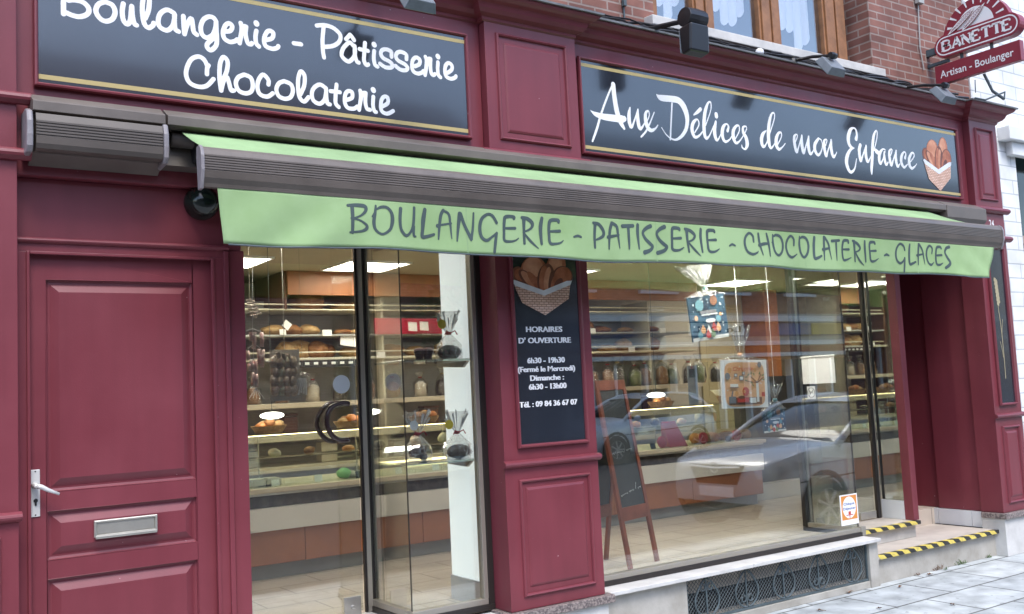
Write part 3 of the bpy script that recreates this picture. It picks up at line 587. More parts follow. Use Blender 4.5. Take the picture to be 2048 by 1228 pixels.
RIGHT = [(5, "430,130,25 340,340,30 250,590,32 180,830,38 115,1015,30;432,145,72 450,330,75 490,560,80 545,720,75 600,820,40;85,545,8 160,600,60 280,640,85 420,660,95 560,675,100 600,672,80;690,500,20 675,600,55 680,720,60 710,800,45 750,720,25 810,530,20;810,530,25 808,650,55 825,780,60 850,825,45 885,790,28 920,720,15;950,710,20 985,620,16 970,550,22 930,590,45 930,700,62 965,810,65 1020,850,50 1080,820,25 1118,770,15;1060,575,18 990,750,22 930,870,28 860,950,25"),
 (6, "-210,-2,20 -149,44,80 -5,60,87 120,82,90 200,160,95 255,290,85 270,420,65 245,550,55 180,650,45 90,705,30 5,680,22 -66,619,18 -134,516,14;31,126,26 18,400,26 5,701,26;390,590,18 455,470,20 430,385,22 370,430,50 345,530,58 370,630,55 410,665,40 470,630,25 530,550,15;375,313,18 430,270,45 480,222,50;560,480,16 640,240,16 640,120,22 600,125,30 555,250,55 535,420,60 540,600,58 570,680,45 620,640,22 690,480,15;726,305,62 730,335,62;720,420,35 700,550,62 710,650,58 735,710,40 770,680,20 810,590,14;905,565,45 920,500,30 890,455,20 840,500,50 820,600,60 840,700,50 880,735,35 940,700,20 985,620,14;1020,700,16 1085,580,18 1085,490,22 1040,490,35 995,570,55 1000,680,60 1040,755,40 1100,720,20 1165,620,14;1165,620,14 1205,540,16 1195,495,20 1150,510,32 1155,590,50 1200,680,60 1215,780,60 1185,850,30 1140,830,22 1130,790,15;1515,560,14 1460,620,50 1440,720,60 1465,810,45 1510,780,22 1560,640,18 1640,380,16 1640,290,22 1600,300,30 1565,420,50 1550,600,60 1560,760,58 1590,835,35 1640,780,16 1670,700,14;1690,790,16 1750,670,18 1750,595,22 1710,600,35 1675,680,55 1675,790,60 1715,855,40 1770,820,18 1815,765,14"),
 (7, "150,400,14 180,310,16 165,285,18 135,320,40 140,430,50 170,540,40 200,460,20 245,300,20;245,300,25 245,430,52 270,555,40 300,470,20 345,315,20;345,315,25 340,450,50 365,565,40 400,545,20 430,480,14;490,345,30 440,420,48 435,510,50 480,585,35 525,540,20 545,450,16 530,370,14 495,345,16;590,450,14 610,380,16 595,355,18 570,390,38 575,490,48 600,600,38 630,510,20 675,365,20;675,365,25 675,490,50 705,610,40 740,580,18 755,545,12;1040,350,50 1050,290,35 1035,215,25 995,190,22 950,230,50 925,330,60 935,420,50 970,470,35 1010,485,12;1005,485,12 955,510,35 910,600,55 900,700,58 930,800,48 970,835,35 1020,780,22 1045,640,12;1100,440,45 1085,520,50 1105,670,42 1140,580,20 1185,450,20;1185,450,25 1180,570,50 1205,680,38 1240,640,16 1270,570,12;1300,520,14 1340,350,16 1345,250,18 1325,235,22 1295,310,42 1280,450,48 1275,620,48 1265,780,45 1268,860,22;1310,500,30 1330,525,50 1352,545,55;1465,510,14 1430,500,20 1385,560,45 1375,650,48 1395,710,35 1430,650,18 1460,530,18;1450,540,20 1455,640,45 1480,725,35 1510,690,14;1545,590,14 1565,520,16 1550,500,18 1525,540,36 1530,630,46 1555,735,36 1585,650,18 1625,520,18;1625,520,22 1620,640,46 1645,750,36 1680,715,14;1755,630,35 1765,570,22 1740,540,20 1705,600,42 1700,690,46 1740,765,32 1790,720,14;1830,690,14 1885,610,16 1880,560,18 1850,560,28 1815,640,44 1820,730,46 1855,780,34 1900,750,16 1925,715,10")]
traced('lettering', RIGHT, SY, M_white, RB)
# bread basket print (flat, on the board)
M_bk = [mat('print_bread_a', (.50, .18, .09), .4, col2=(.33, .095, .04), vs=16), mat('print_bread_b', (.70, .35, .21), .4, col2=(.52, .20, .10), vs=12), mat('print_bread_c', (.13, .045, .028), .4, col2=(.20, .07, .04), vs=16), mat('print_cloth', (.74, .77, .82), .5, var=.12, vs=9),
        brick('print_wicker', (.78, .58, .48), (.66, .44, .34), (.34, .18, .13), .034, .014, .0022, bump=.1, var=.1)]
def basket(parent, cx, zc, w, y, h):
    """zc = height of the cloth's corner"""
    g = MB(); k = [0]
    def poly(pts, mi):
        k[0] += 1; f_ = g.face([(cx+a*w, y-.0003-.00018*k[0], zc+(b+.10)*h) for a, b in pts]); f_.material_index = mi
    def ell(a, b, ra, rb, rot, mi):
        poly([(a + ra*math.cos(t)*math.cos(rot) - rb*math.sin(t)*math.sin(rot), b + ra*math.cos(t)*math.sin(rot) + rb*math.sin(t)*math.cos(rot)) for t in [2*math.pi*i/22 for i in range(22)]], mi)
    ell(-.36, .30, .13, .20, .1, 2); ell(-.35, .32, .09, .14, .1, 0); ell(-.13, .46, .20, .28, -.15, 0); ell(-.14, .49, .16, .23, -.15, 1); ell(.24, .52, .16, .33, -.12, 0); ell(.23, .57, .11, .25, -.12, 1); ell(.34, .30, .17, .25, -.1, 2); ell(.345, .31, .145, .22, -.1, 0)
    ell(-.22, .20, .10, .27, .5, 2); ell(-.215, .21, .07, .22, .5, 1); ell(-.12, .18, .065, .24, .45, 0); ell(.06, .24, .14, .36, -.12, 2); ell(.02, .25, .07, .30, -.10, 0); ell(.085, .25, .055, .27, -.14, 1); ell(.13, .21, .025, .23, -.14, 2); ell(.19, .14, .05, .20, -.2, 0); ell(.26, .14, .06, .14, -.4, 2)
    poly([(-.46, .13), (.02, -.10), (.02, -.58), (-.34, -.31), (-.43, -.02)], 4); poly([(.02, -.10), (.46, .16), (.42, -.20), (.02, -.58)], 4)
    poly([(-.49, .16), (-.45, .20), (.01, -.02), (.02, -.14), (-.44, .07)], 3); poly([(.01, -.02), (.40, .21), (.49, .22), (.46, .12), (.02, -.14)], 3)
    return obj('bread_basket_print', g, M_bk, parent)
bp_, b0_, b1_ = at(1876, 345, Y=SY), at(1846, 325, Y=SY), at(1902, 325, Y=SY); basket(RB, bp_.x, bp_.z, (b1_.x-b0_.x)*1.02, SY, .335)
# --- opening hours panel on the middle pilaster
def fnt(s, x0, x1, zb, h, y, m, parent, name='lettering', bold=.0, axis='x', flip=1, X=None, shear=0.0):
    """built-in font, flattened to a mesh; stretched to x0..x1 and cap height h; on plane y (axis x) or X (axis y)"""
    c = bpy.data.curves.new('t', 'FONT'); c.body = s; c.size = 1.0; c.offset = bold; c.fill_mode = 'FRONT'; c.resolution_u = 3; c.shear = shear
    o = bpy.data.objects.new('t', c); COL.objects.link(o); dg = bpy.context.evaluated_depsgraph_get(); dg.update()
    me = bpy.data.meshes.new_from_object(o.evaluated_get(dg)); bpy.data.objects.remove(o)
    xs = [v.co.x for v in me.vertices]; c2 = bpy.data.curves.new('t', 'FONT'); c2.body = 'H'; c2.offset = bold
    cap = .729
    a, b = min(xs), max(xs); sx = (x1-x0)/(b-a); sz = h/cap
    for v in me.vertices:
        px_, pz_ = x0+(v.co.x-a)*sx, zb+v.co.y*sz
        v.co = (px_, y, pz_) if axis == 'x' else (X, px_, pz_)
    me.materials.clear(); me.materials.append(m); me.name = name
    q = bpy.data.objects.new(name, me); COL.objects.link(q); q.parent = parent
    if parent.get('_e'): q.matrix_parent_inverse = Matrix.Translation(-Vector(parent.location))
    return q
HB = board('hours_panel', 'tall navy opening hours panel with a bread basket picture on the middle pilaster', 'sign', 3.163, 3.678, 1.268, 2.62, -.008, lines=False)
HY = -.0092
for s, (u0, v0), (u1, v1), vt, bo in (('HORAIRES', (1052.6, 664.4), (1124.5, 663), 653.2, .05), ("D' OUVERTURE", (1037.9, 686.7), (1141.6, 684.9), 675.3, .05), ('6h30 - 19h30', (1055.2, 726.7), (1129.5, 724.5), 715.2, .042), ('(Fermé le Mercredi)', (1036, 744.5), (1150, 740.5), 733.5, .042), ('Dimanche :', (1061, 761.5), (1128, 759), 750.3, .042), ('6h30 - 13h00', (1058.3, 779.3), (1133, 776), 767.8, .042), ('Tél. : 09 84 36 67 07', (1039.4, 815.7), (1154.7, 808), 804.2, .042)):
    a, b, c_ = at(u0, v0, Y=HY), at(u1, v1, Y=HY), at(u0, vt, Y=HY)
    L_ = [fnt(s, a.x+k_*.0022, b.x+k_*.0022, (a.z+b.z)/2, c_.z-a.z, HY-.0001*k_, M_white, HB, bold=.012) for k_ in (-1, 0, 1)]   # three passes = bold
    b_ = bmesh.new()
    for q_ in L_: b_.from_mesh(q_.data)
    b_.to_mesh(L_[0].data); b_.free()
    for q_ in L_[1:]: bpy.data.objects.remove(q_)
hb_ = at(1087, 588, Y=HY); basket(HB, hb_.x-.005, hb_.z, .45, HY, .265)
# --- wheat panel on the right pilaster
WB = board('wheat_panel', 'tall narrow navy panel with a single painted ear of wheat on the right pilaster', 'sign', 8.20, 8.475, 1.268, 2.655, -.008, lines=False)
M_straw = mat('straw', (.42, .36, .22), .6)
def w9(a, b): q = at(1900+a/3.838, 480+b/3.838, Y=-.009); return (q.x, q.z)
g = MB()
for i, s in enumerate(([(345, 300), (360, 420), (372, 530), (388, 640), (400, 740), (415, 900), (428, 1060)], [(402, 610), (400, 680), (398, 740)], [(386, 780), (398, 830), (410, 900)])):
    stroke(g, [(*w9(a, b), .009 if i == 0 else .006) for a, b in s], -.009, i)
for k in range(13):
    a = w9(347+k*2.1, 305+k*15); b1 = w9(347+k*2.1+(9 if k % 2 else -9), 300+k*15)
    stroke(g, [(a[0], a[1]-.02, .012), ((a[0]+b1[0])/2, a[1], .042), (b1[0], b1[1]+.012, .006)], -.009, 2+k % 5, n=3)
obj('wheat_ear', g, M_straw, WB)
# --- house number on the right pilaster
a, b = at(1979, 455, Y=-.001), at(1988.5, 455, Y=-.001)
NB = thing('house_number', 'small white house number on the right pilaster just above the awning bar', 'number', (a.x, 0, a.z)); fnt('24', a.x, b.x, at(1983, 453, Y=-.001).z, .062, -.0015, M_white, NB, bold=.01)

# ================================================================ awnings
def rib_profile(y0, z0, z1, n, amp=.004):
    P = []
    for k in range(n):
        za = z0 + (z1-z0)*k/n; zb = z0 + (z1-z0)*(k+.62)/n; zc = z0 + (z1-z0)*(k+.66)/n; zd = z0+(z1-z0)*(k+.98)/n
        P += [(y0, za), (y0, zb), (y0+amp, zc), (y0+amp, zd)]
    return P
CA = thing('closed_awning', 'short closed brown cassette awning with ribbed front above the private door', 'awning', (.92, -.02, 2.75))
g = MB(); g.prism([(.055, 2.70), (.055, 3.0), (-.02, 3.005), (-.085, 2.966), (-.098, 2.962), (-.103, 2.955), (-.103, 2.914), (-.07, 2.905), (-.03, 2.74)], 'x', .645, 1.205); obj('cassette', g, M_brown, CA, bevel=.002)
g = MB(); g.prism([(-.066, 2.900), (-.108, 2.900), (-.118, 2.872)] + rib_profile(-.120, 2.866, 2.800, 5) + [(-.121, 2.798), (-.118, 2.765), (-.108, 2.745), (-.09, 2.738), (-.034, 2.742)], 'x', .655, 1.188); obj('front_profile', g, M_brownd, CA)
M_capm = mat('cap_plastic', (.26, .24, .25), .35, var=.15, vs=9)
for x0, x1 in ((.617, .643), (1.190, 1.214)):
    g = MB(); g.prism([(.05, 2.72), (.05, 2.93), (-.07, 2.925), (-.112, 2.908), (-.128, 2.86), (-.130, 2.80), (-.124, 2.75), (-.10, 2.725)], 'x', x0, x1); obj('end_cap', g, M_capm, CA, bevel=.008)
AW = thing('awning', 'wide green awning half wound out with BOULANGERIE PATISSERIE lettering on its valance', 'awning', (4.5, -.3, 2.6))
g = MB(); g.prism([(.055, 2.905), (.055, 3.0), (-.02, 3.005), (-.085, 2.966), (-.098, 2.962), (-.103, 2.955), (-.103, 2.914), (-.05, 2.906)], 'x', 1.216, 7.50)
obj('cassette', g, M_brown, AW, bevel=.002)
g = MB(); g.prism([(.056, 2.70), (.056, 3.003), (-.02, 3.008), (-.088, 2.968), (-.106, 2.957), (-.106, 2.86), (-.02, 2.76)], 'x', 7.504, 8.09); obj('end_cap', g, M_brown, AW, bevel=.003)
g = MB(); g.prism([(.054, 2.73), (.054, 2.904), (.02, 2.904), (.0, 2.80), (-.02, 2.74)], 'x', 1.216, 7.50); obj('cassette_back', g, M_brownd, AW)
g = MB(); g.tube([(1.25, -.02, 2.865), (7.48, -.02, 2.865)], .036, 14); obj('roller', g, M_brownd, AW, smooth=True)
g = MB(); nx = 60                                             # canvas
xa0, xa1, xb0, xb1 = 1.288, 7.30, 1.288, 7.30
rows = []
for j in range(9):
    t = j/8; row = []
    for i in range(nx+1):
        s = i/nx; x = xa0 + (xa1-xa0)*s; sag = .006*math.sin(math.pi*t)*(1+.5*math.sin(s*9))
        row.append(g.bm.verts.new((x, -.055 - .372*t, 2.898 - .166*t - sag)))
    rows.append(row)
for A, B in zip(rows, rows[1:]):
    for k in range(nx): g.bm.faces.new((A[k], A[k+1], B[k+1], B[k]))
o = obj('canvas', g, M_green, AW, smooth=True); sm = o.modifiers.new('t', 'SOLIDIFY'); sm.thickness = .0012
g = MB(); BX0, BX1 = 1.272, 7.665
g.prism([(-.40, 2.70), (-.402, 2.732), (-.43, 2.737), (-.452, 2.722), (-.462, 2.700)] + rib_profile(-.463, 2.697, 2.628, 6, .0035) + [(-.463, 2.626), (-.456, 2.595), (-.444, 2.572), (-.440, 2.556), (-.425, 2.552), (-.415, 2.60)], 'x', BX0, BX1); obj('front_bar', g, M_brown, AW)
for x0, x1 in ((1.256, 1.2715), (7.6655, 7.68)):
    g = MB(); g.prism([(-.395, 2.69), (-.398, 2.738), (-.435, 2.742), (-.460, 2.722), (-.470, 2.69), (-.470, 2.625), (-.458, 2.58), (-.445, 2.545), (-.41, 2.543), (-.405, 2.60)], 'x', x0, x1); obj('bar_end_cap', g, M_capm, AW, bevel=.003)
# valance with waves
VX0, VX1 = 1.334, 7.565
def vsurf(x, z):
    t = min(max((2.562 - z)/.26, 0), 1.2)
    left = max(0, 1-abs(x-1.72)/.50); right = max(0, 1-abs(x-7.25)/.40)
    fold = .016*left*math.sin((x-1.2*z)*15+1.0) + .010*right*math.sin((x+1.1*z)*17)
    return t*(.011*math.sin(x*2.3+.6) + .008*math.sin(x*5.1+1.0) + .005*math.sin(x*11.3) + .009*noise.noise(Vector((x*3.2, z*5, 1))) + .004*noise.noise(Vector((x*9, z*4, 7))) + fold) - .006*t
def vbot(x): return 2.311 + .005*math.sin(x*3.1+.4) + .004*math.sin(x*6.7)
g = MB(); nx = 200; rows = []
for j in range(15):
    row = []
    for i in range(nx+1):
        s = i/nx; t = j/14
        x0_ = VX0 + .022*t; x1_ = VX1 - .185*t**1.15
        x = x0_ + (x1_-x0_)*s; z = 2.562 + (vbot(x)-2.562)*t
        w = vsurf(x, z)
        if s > .93: w -= (s-.93)*.5*t
        row.append(g.bm.verts.new((x, -.436 + w, z)))
    rows.append(row)
for A, B in zip(rows, rows[1:]):
    for k in range(nx): g.bm.faces.new((A[k], A[k+1], B[k+1], B[k]))
VAL = obj('valance', g, mat('valance_canvas', (.325, .470, .235), .88, col2=(.245, .380, .160), vs=1.9, bump=.12, bs=500, thr=(.28, .58)), AW, smooth=True)
sm = VAL.modifiers.new('t', 'SOLIDIFY'); sm.thickness = .0014; sm.offset = 0
bot = [v for v in rows[-1]] if False else None
P = []
for i in range(nx+1):
    s = i/nx; x = (VX0+.042) + ((VX1-.185)-(VX0+.042))*s; z = vbot(x)
    w = vsurf(x, z)
    if s > .93: w -= (s-.93)*.5
    P.append((x, -.436+w, z-.003))
g = MB(); g.tube(P, .0042, 5); obj('hem', g, M_iron, VAL)
for xs_ in (2.62, 3.93, 5.26, 6.5):                          # sewn seams
    g = MB(); P = [(xs_, -.436+vsurf(xs_, z_)-.0012, z_) for z_ in [2.56-.0245*i for i in range(11)]]
    for a, b in zip(P, P[1:]): g.face([(a[0]-.004, a[1], a[2]), (a[0]+.004, a[1], a[2]), (b[0]+.004, b[1], b[2]), (b[0]-.004, b[1], b[2])])
    obj('seam', g, M_green, VAL)
VAL_L = [(8, "185,200,65 185,400,60 180,620,55;115,175,45 250,170,60 390,190,65 405,260,55 330,340,35 215,385,25;160,390,30 300,420,30 410,500,45 410,560,55 330,600,40 140,620,30;575,180,35 560,300,50 535,450,60 560,570,50 640,640,40 720,635,40 810,560,50 845,420,65 830,290,55 760,210,50 670,200,45 590,235,30;570,260,30 510,360,25;985,225,60 970,400,55 985,560,50 1060,665,50 1130,630,40 1190,500,50 1210,210,45;1200,520,50 1200,660,45 1235,680,25;1385,240,60 1360,400,75 1350,560,60 1345,680,60 1420,680,50 1540,645,40;1690,250,50 1650,330,55 1630,500,50 1615,720,30;1700,260,40 1780,320,45 1805,480,40 1830,715,18;1600,505,65 1650,490,35 1820,465,30"),
 (9, "130,190,60 115,330,50 95,560,22;140,190,50 200,350,45 290,530,50;290,540,40 310,380,35 318,180,25;635,310,40 580,220,40 510,195,35 430,260,45 405,380,50 430,500,45 500,550,40 580,500,30 640,450,30;640,450,35 625,560,45 612,710,40;870,255,40 868,230,40 760,230,45 740,300,45 740,450,40 750,550,40 830,565,30 900,550,22 940,520,15;750,385,30 890,385,38;1005,250,55 1010,400,40 1020,590,38;980,240,40 1060,260,50 1120,320,50 1100,390,30 1000,440,20;1020,460,25 1100,560,35 1200,660,15;1250,250,45 1230,380,55 1245,600,35;1475,300,40 1468,275,40 1370,280,45 1345,350,45 1345,480,40 1360,590,40 1430,600,30 1500,585,22 1535,555,12;1360,430,28 1490,425,38;1685,505,25 1740,490,32 1785,505,30"),
 (10, "205,200,45 200,350,40 208,510,35;180,175,35 260,200,45 320,290,45 310,360,40 215,410,20;430,180,45 405,300,42 400,530,22;440,180,40 500,230,40 520,350,32 545,520,14;385,370,45 530,340,22;575,220,45 720,215,42;655,230,40 665,400,38 672,530,22;785,205,45 785,330,45 805,530,22;960,220,50 900,250,45 855,310,38 890,390,42 960,460,45 995,500,40 960,550,45 880,580,55;1150,230,50 1090,260,45 1045,320,38 1080,400,42 1150,470,45 1185,505,40 1150,555,45 1065,585,50;1350,270,36 1338,250,38 1260,250,42 1248,330,38 1250,450,36 1262,540,38 1340,550,28 1400,515,14;1260,390,25 1365,385,34;1445,270,50 1450,420,35 1465,575,28;1425,260,35 1500,290,45 1550,350,40 1520,410,25 1445,440,18;1465,450,22 1540,550,32 1610,632,12;1640,265,38 1630,380,42 1640,580,28;1825,300,36 1813,280,38 1735,285,42 1722,350,38 1722,470,36 1735,565,38 1810,575,28 1880,535,12;1735,415,25 1840,410,34"),
 (11, "130,490,22 175,465,32 222,485,25;515,425,30 505,330,38 450,285,32 390,350,38 375,450,42 410,570,40 490,620,36 560,600,25 580,575,14;595,295,35 610,450,42 655,630,18;725,295,30 755,450,42 775,650,18;600,480,40 680,455,40 760,450,25;825,310,22 830,450,40 860,580,38 920,635,35 975,570,36 985,450,40 950,350,40 880,315,35 830,345,22;830,400,16 810,435,14;1165,475,30 1160,380,36 1110,330,32 1055,400,36 1040,510,40 1075,620,38 1140,665,34 1215,615,14;1250,340,22 1250,470,38 1275,600,36 1325,665,34 1375,600,36 1390,480,38 1360,380,38 1300,345,34 1250,375,20;1480,355,45 1470,480,48 1475,670,42 1520,680,38 1585,645,28;1630,350,40 1630,500,38 1628,710,20;1640,350,38 1700,450,34 1715,540,28 1740,700,12;1610,545,40 1720,520,22;1755,410,38 1875,400,34;1825,410,36 1830,560,34 1832,715,16"),
 (12, "140,300,38 130,265,36 60,270,42 40,350,38 40,470,36 60,590,38 120,590,28 190,555,12;50,415,25 150,415,34;235,280,48 245,440,38 255,620,28;210,270,30 290,320,45 335,390,38 310,440,24 240,465,18;265,480,22 330,600,34 405,685,12;415,280,36 415,400,42 435,625,28;590,320,36 580,295,36 510,300,42 495,370,38 505,500,38 525,610,38 590,615,28 660,570,12;510,445,25 610,440,34;765,520,22 805,500,34 848,520,25;1105,430,26 1085,360,34 1025,320,30 975,390,34 965,500,38 990,600,36 1045,650,34 1090,610,26 1108,560,26;1110,560,26 1108,680,32 1105,795,28;1185,335,32 1178,460,40 1185,655,36 1225,660,34 1280,630,26;1335,330,36 1325,480,34 1320,680,18;1345,330,34 1395,430,32 1415,560,24 1428,670,10;1305,520,34 1415,495,20;1558,490,22 1565,400,34 1520,355,30 1475,420,34 1465,530,36 1490,640,34 1540,680,32 1590,640,12;1715,400,32 1700,375,34 1645,385,36 1628,470,34 1625,580,34 1640,670,34 1690,680,28 1735,650,12;1635,520,24 1720,515,32;1855,375,42 1800,400,38 1775,470,34 1810,560,42 1850,640,44 1830,690,42 1775,735,38")]
def vs2(x, z): return vsurf(x, z) - .0016
traced('lettering', VAL_L, -.436, M_ink, VAL, surf=vs2)
for x0, sg in ((1.40, 1), (7.15, -1)):                       # folded arms and brackets
    g = MB(); g.box(x0-.05, x0+.03, -.10, .052, 2.76, 2.858); obj('arm_bracket', g, M_black, AW, bevel=.006)
    g = MB(); g.tube([(x0, -.08, 2.80), (x0+sg*.9, -.20, 2.72)], .028, 8); g.tube([(x0+sg*.9, -.20, 2.72), (x0+sg*.1, -.40, 2.66)], .024, 8); g.lathe([(.03, -.05), (.035, 0), (.03, .05)], (x0+sg*.9, -.20, 2.72), 10); obj('folding_arm', g, M_black, AW)
q = at(410, 402, Y=.04)
g = MB(); g.blob((q.x, .10, q.z), .085, .105, .085, 0, 0, 20, 12); tag(obj('wall_lamp', g, mat('black_glass', (.008, .014, .012), .15), smooth=True), 'round black wall lamp half hidden behind the left end of the valance', 'lamp')

# ================================================================ spotlights on the cornice
def spot(u, v, Y, ax, label, tilt=52, size=.19):
    c = at(u, v, Y=Y); t = thing('spotlight', label, 'spotlight', tuple(c), 'spotlights along the cornice')
    th = math.radians(tilt); h = size*.42; w = size*.5; dp = .055
    # back plate looks up and out, lens faces the signboard
    up = Vector((0, -math.sin(th)*0 - math.cos(th), -math.sin(th)));  # along the plate, downwards/outwards
    e1 = Vector((1, 0, 0)); e2 = Vector((0, math.cos(th), math.sin(th))); nn = Vector((0, -math.sin(th), math.cos(th)))
    def P(a, b, k): return tuple(c + e1*a + e2*b + nn*k)
    g = MB(); g.hexa([P(-w, -h, -dp), P(w, -h, -dp), P(w, h, -dp), P(-w, h, -dp), P(-w*.8, -h*.8, 0), P(w*.8, -h*.8, 0), P(w*.8, h*.8, 0), P(-w*.8, h*.8, 0)]); obj('head', g, mat('lamp_grey', (.16, .18, .20), .35, var=.1, vs=20) if 'lamp_grey' not in MATS else MATS['lamp_grey'], t, bevel=.004)
    g = MB(); g.hexa([P(-w*.9, -h*.9, -dp-.004), P(w*.9, -h*.9, -dp-.004), P(w*.9, h*.9, -dp-.004), P(-w*.9, h*.9, -dp-.004), P(-w*.9, -h*.9, -dp), P(w*.9, -h*.9, -dp), P(w*.9, h*.9, -dp), P(-w*.9, h*.9, -dp)]); obj('lens', g, MATS.get('lens') or mat('lens', (.3, .32, .34), .1), t)
    a = Vector(ax); g = MB(); m = c + nn*.03 + e2*h*.6
    g.tube([tuple(a), tuple(a*.5+m*.5+Vector((0, 0, .012))), tuple(m)], .0125, 8); g.lathe([(.022, -.03), (.026, 0), (.022, .03)], tuple(m), 10, axis='x'); obj('arm', g, M_black, t, smooth=False)
    g = MB(); g.lathe([(.035, -.01), (.03, .012), (.018, .016)], tuple(a), 10); obj('foot', g, M_black, t)
def spot_dark(u, v, Y, ax, label):
    c = at(u, v, Y=Y); t = thing('spotlight', label, 'spotlight', tuple(c), 'spotlights along the cornice')
    g = MB(); g.hexa([(c.x-.085, c.y-.05, c.z-.13), (c.x+.085, c.y-.05, c.z-.13), (c.x+.085, c.y+.03, c.z-.14), (c.x-.085, c.y+.03, c.z-.14), (c.x-.08, c.y-.06, c.z+.05), (c.x+.08, c.y-.06, c.z+.05), (c.x+.08, c.y+.05, c.z+.04), (c.x-.08, c.y+.05, c.z+.04)]); obj('head', g, M_black, t, bevel=.012)
    g = MB(); g.lathe([(.02, -.085), (.062, -.08), (.066, 0), (.062, .08), (.02, .085)], (c.x+.005, c.y, c.z+.10), 14, axis='x'); obj('joint', g, M_black, t, bevel=.003)
    g = MB(); a = Vector(ax); g.tube([tuple(a), (c.x, c.y+.02, c.z+.10)], .017, 8); obj('arm', g, M_black, t)
    g = MB(); g.box(c.x-.075, c.x+.075, c.y+.045, c.y+.052, c.z-.12, c.z+.03); obj('lens', g, MATS.get('lens') or mat('lens', (.3, .32, .34), .1), t)
spot_dark(1387, 68, -.36, tuple(at(1300, 57, Y=-.04)), 'black spotlight with a long arm, nearest the upstairs window')
spot(1668, 126, -.40, tuple(at(1585, 122, Y=-.05)), 'grey tilted spotlight over the word Enfance below the window sill')
spot(1893, 184, -.40, tuple(at(1805, 176, Y=-.04)), 'grey tilted spotlight beneath the hanging bakery sign')
spot(838, -12, -.36, tuple(at(760, -30, Y=-.04)), 'spotlight over the end of Patisserie, cut by the top of the picture')
# cables lying behind the cornice
rr_ = random.Random(9); g = MB()
TW = [(a + .0) for a in (0, 1, 2, 3)]
for k in range(6):
    P = []
    for i in range(34):
        s = i/33; x = 3.9 + 4.35*s
        P.append((x, -.01 + .05*rr_.random() + .03*k, 3.95 + .020*k + .014*math.sin(s*23 + k*2) + .010*rr_.random()))
    g.tube(spline(P, 2), .007 + .002*(k % 3), 5)
tag(obj('cable_bundle', g, M_black), 'bundle of black cables lying along the top of the cornice', 'cables')
q = at(1519, 105, Y=-.02); g = MB(); g.lathe([(.028, -.02), (.032, .0), (.028, .018), (.015, .028), (0, .031)], (q.x, -.02, q.z), 12)
tag(obj('sensor_dome', g, M_white, smooth=True), 'little white plastic dome on the cornice edge under the window', 'sensor')
g = MB(); a = at(1248, -20, Y=.24); b = at(1249, 36, Y=.24); g.tube([tuple(a), tuple(at(1247, 10, Y=.24)), tuple(b)], .006, 6); a = at(1248, 4, Y=.23); g.box(a.x-.012, a.x+.012, .215, .24, a.z-.03, a.z+.03); tag(obj('wall_cable', g, M_iron), 'thin cable with a white clip running down the brick left of the window', 'cable')
g = MB(); P = [at(*q, Y=.235) for q in ((1828, -20), (1836, 3), (1838, 50), (1840, 95), (1848, 140))]; g.tube([tuple(p) for p in P], .006, 6); a = P[1]; g.box(a.x-.04, a.x+.04, .20, .24, a.z-.025, a.z+.03); tag(obj('wall_cable', g, M_grey), 'thin pale cable hanging down the brick from a small black fixing beside the hanging sign', 'cable')

# ================================================================ projecting bakery sign
XS = 7.95
BS = thing('hanging_sign', 'projecting wine red bakery sign reading BANETTE with a rising sun and wheat ears', 'sign', (XS, -.2, 4.1))
M_signred = mat('sign_red', (.26, .030, .048), .35, var=.05)
def yz(pts, X, g, mi=0, dx=0):
    f_ = g.face([(X+dx, a, b) for a, b in pts]); f_.material_index = mi
def sX(u, v): q = at(u, v, X=XS); return (q.y, q.z)
def pill(y0, y1, z0, z1, n=10):
    r_ = (z1-z0)/2; zc = (z0+z1)/2; P = []
    for i in range(n+1): t = math.pi/2 + math.pi*i/n; P.append((y1-r_+r_*math.cos(t)*-1, zc+r_*math.sin(t)*1))
    for i in range(n+1): t = -math.pi/2 + math.pi*i/n; P.append((y0+r_-r_*math.cos(t), zc+r_*math.sin(t)))
    return P
py0, py1, pz0, pz1 = -.615, .155, 4.335, 4.535
def pl(y0, y1, z0, z1, n=12):
    r_ = (z1-z0)/2; zc = (z0+z1)/2
    return [(y1-r_+r_*math.sin(math.pi*i/n), zc+r_*math.cos(math.pi*i/n)) for i in range(n+1)] + [(y0+r_-r_*math.sin(math.pi*i/n), zc-r_*math.cos(math.pi*i/n)) for i in range(n+1)]
fc_y, fc_z, fr_ = (py0+py1)/2, pz1-.09, .31
fan = [(fc_y+fr_*math.cos(math.pi*i/20), fc_z+fr_*math.sin(math.pi*i/20)*1.05) for i in range(21)]
g = MB(); g.prism(pl(py0, py1, pz0, pz1), 'x', XS, XS+.09); obj('name_board', g, M_signred, BS, bevel=.003)
g = MB(); g.prism(fan, 'x', XS+.012, XS+.08); obj('sun_board', g, M_signred, BS, bevel=.003)
def ystroke(g, pts, w, dx):
    """a flat white line on the sign face (plane X)"""
    for (a, b) in zip(pts, pts[1:]):
        dy, dz = b[0]-a[0], b[1]-a[1]; l = math.hypot(dy, dz); ny, nz = -dz/l*w/2, dy/l*w/2
        g.face([(XS-dx, a[0]+ny, a[1]+nz), (XS-dx, b[0]+ny, b[1]+nz), (XS-dx, b[0]-ny, b[1]-nz), (XS-dx, a[0]-ny, a[1]-nz)])
g = MB(); o_ = pl(py0+.018, py1-.018, pz0+.018, pz1-.018); i_ = pl(py0+.029, py1-.029, pz0+.029, pz1-.029)
for k in range(len(o_)):
    k2 = (k+1) % len(o_); g.face([(XS-.0006, *o_[k]), (XS-.0006, *o_[k2]), (XS-.0006, *i_[k2]), (XS-.0006, *i_[k])])
obj('white_border', g, M_white, BS)
g = MB(); sr = .165; sz0 = pz1+.004
g.face([(XS+.011, fc_y+sr*math.cos(math.pi*i/18), sz0-.01+sr*math.sin(math.pi*i/18)) for i in range(19)])
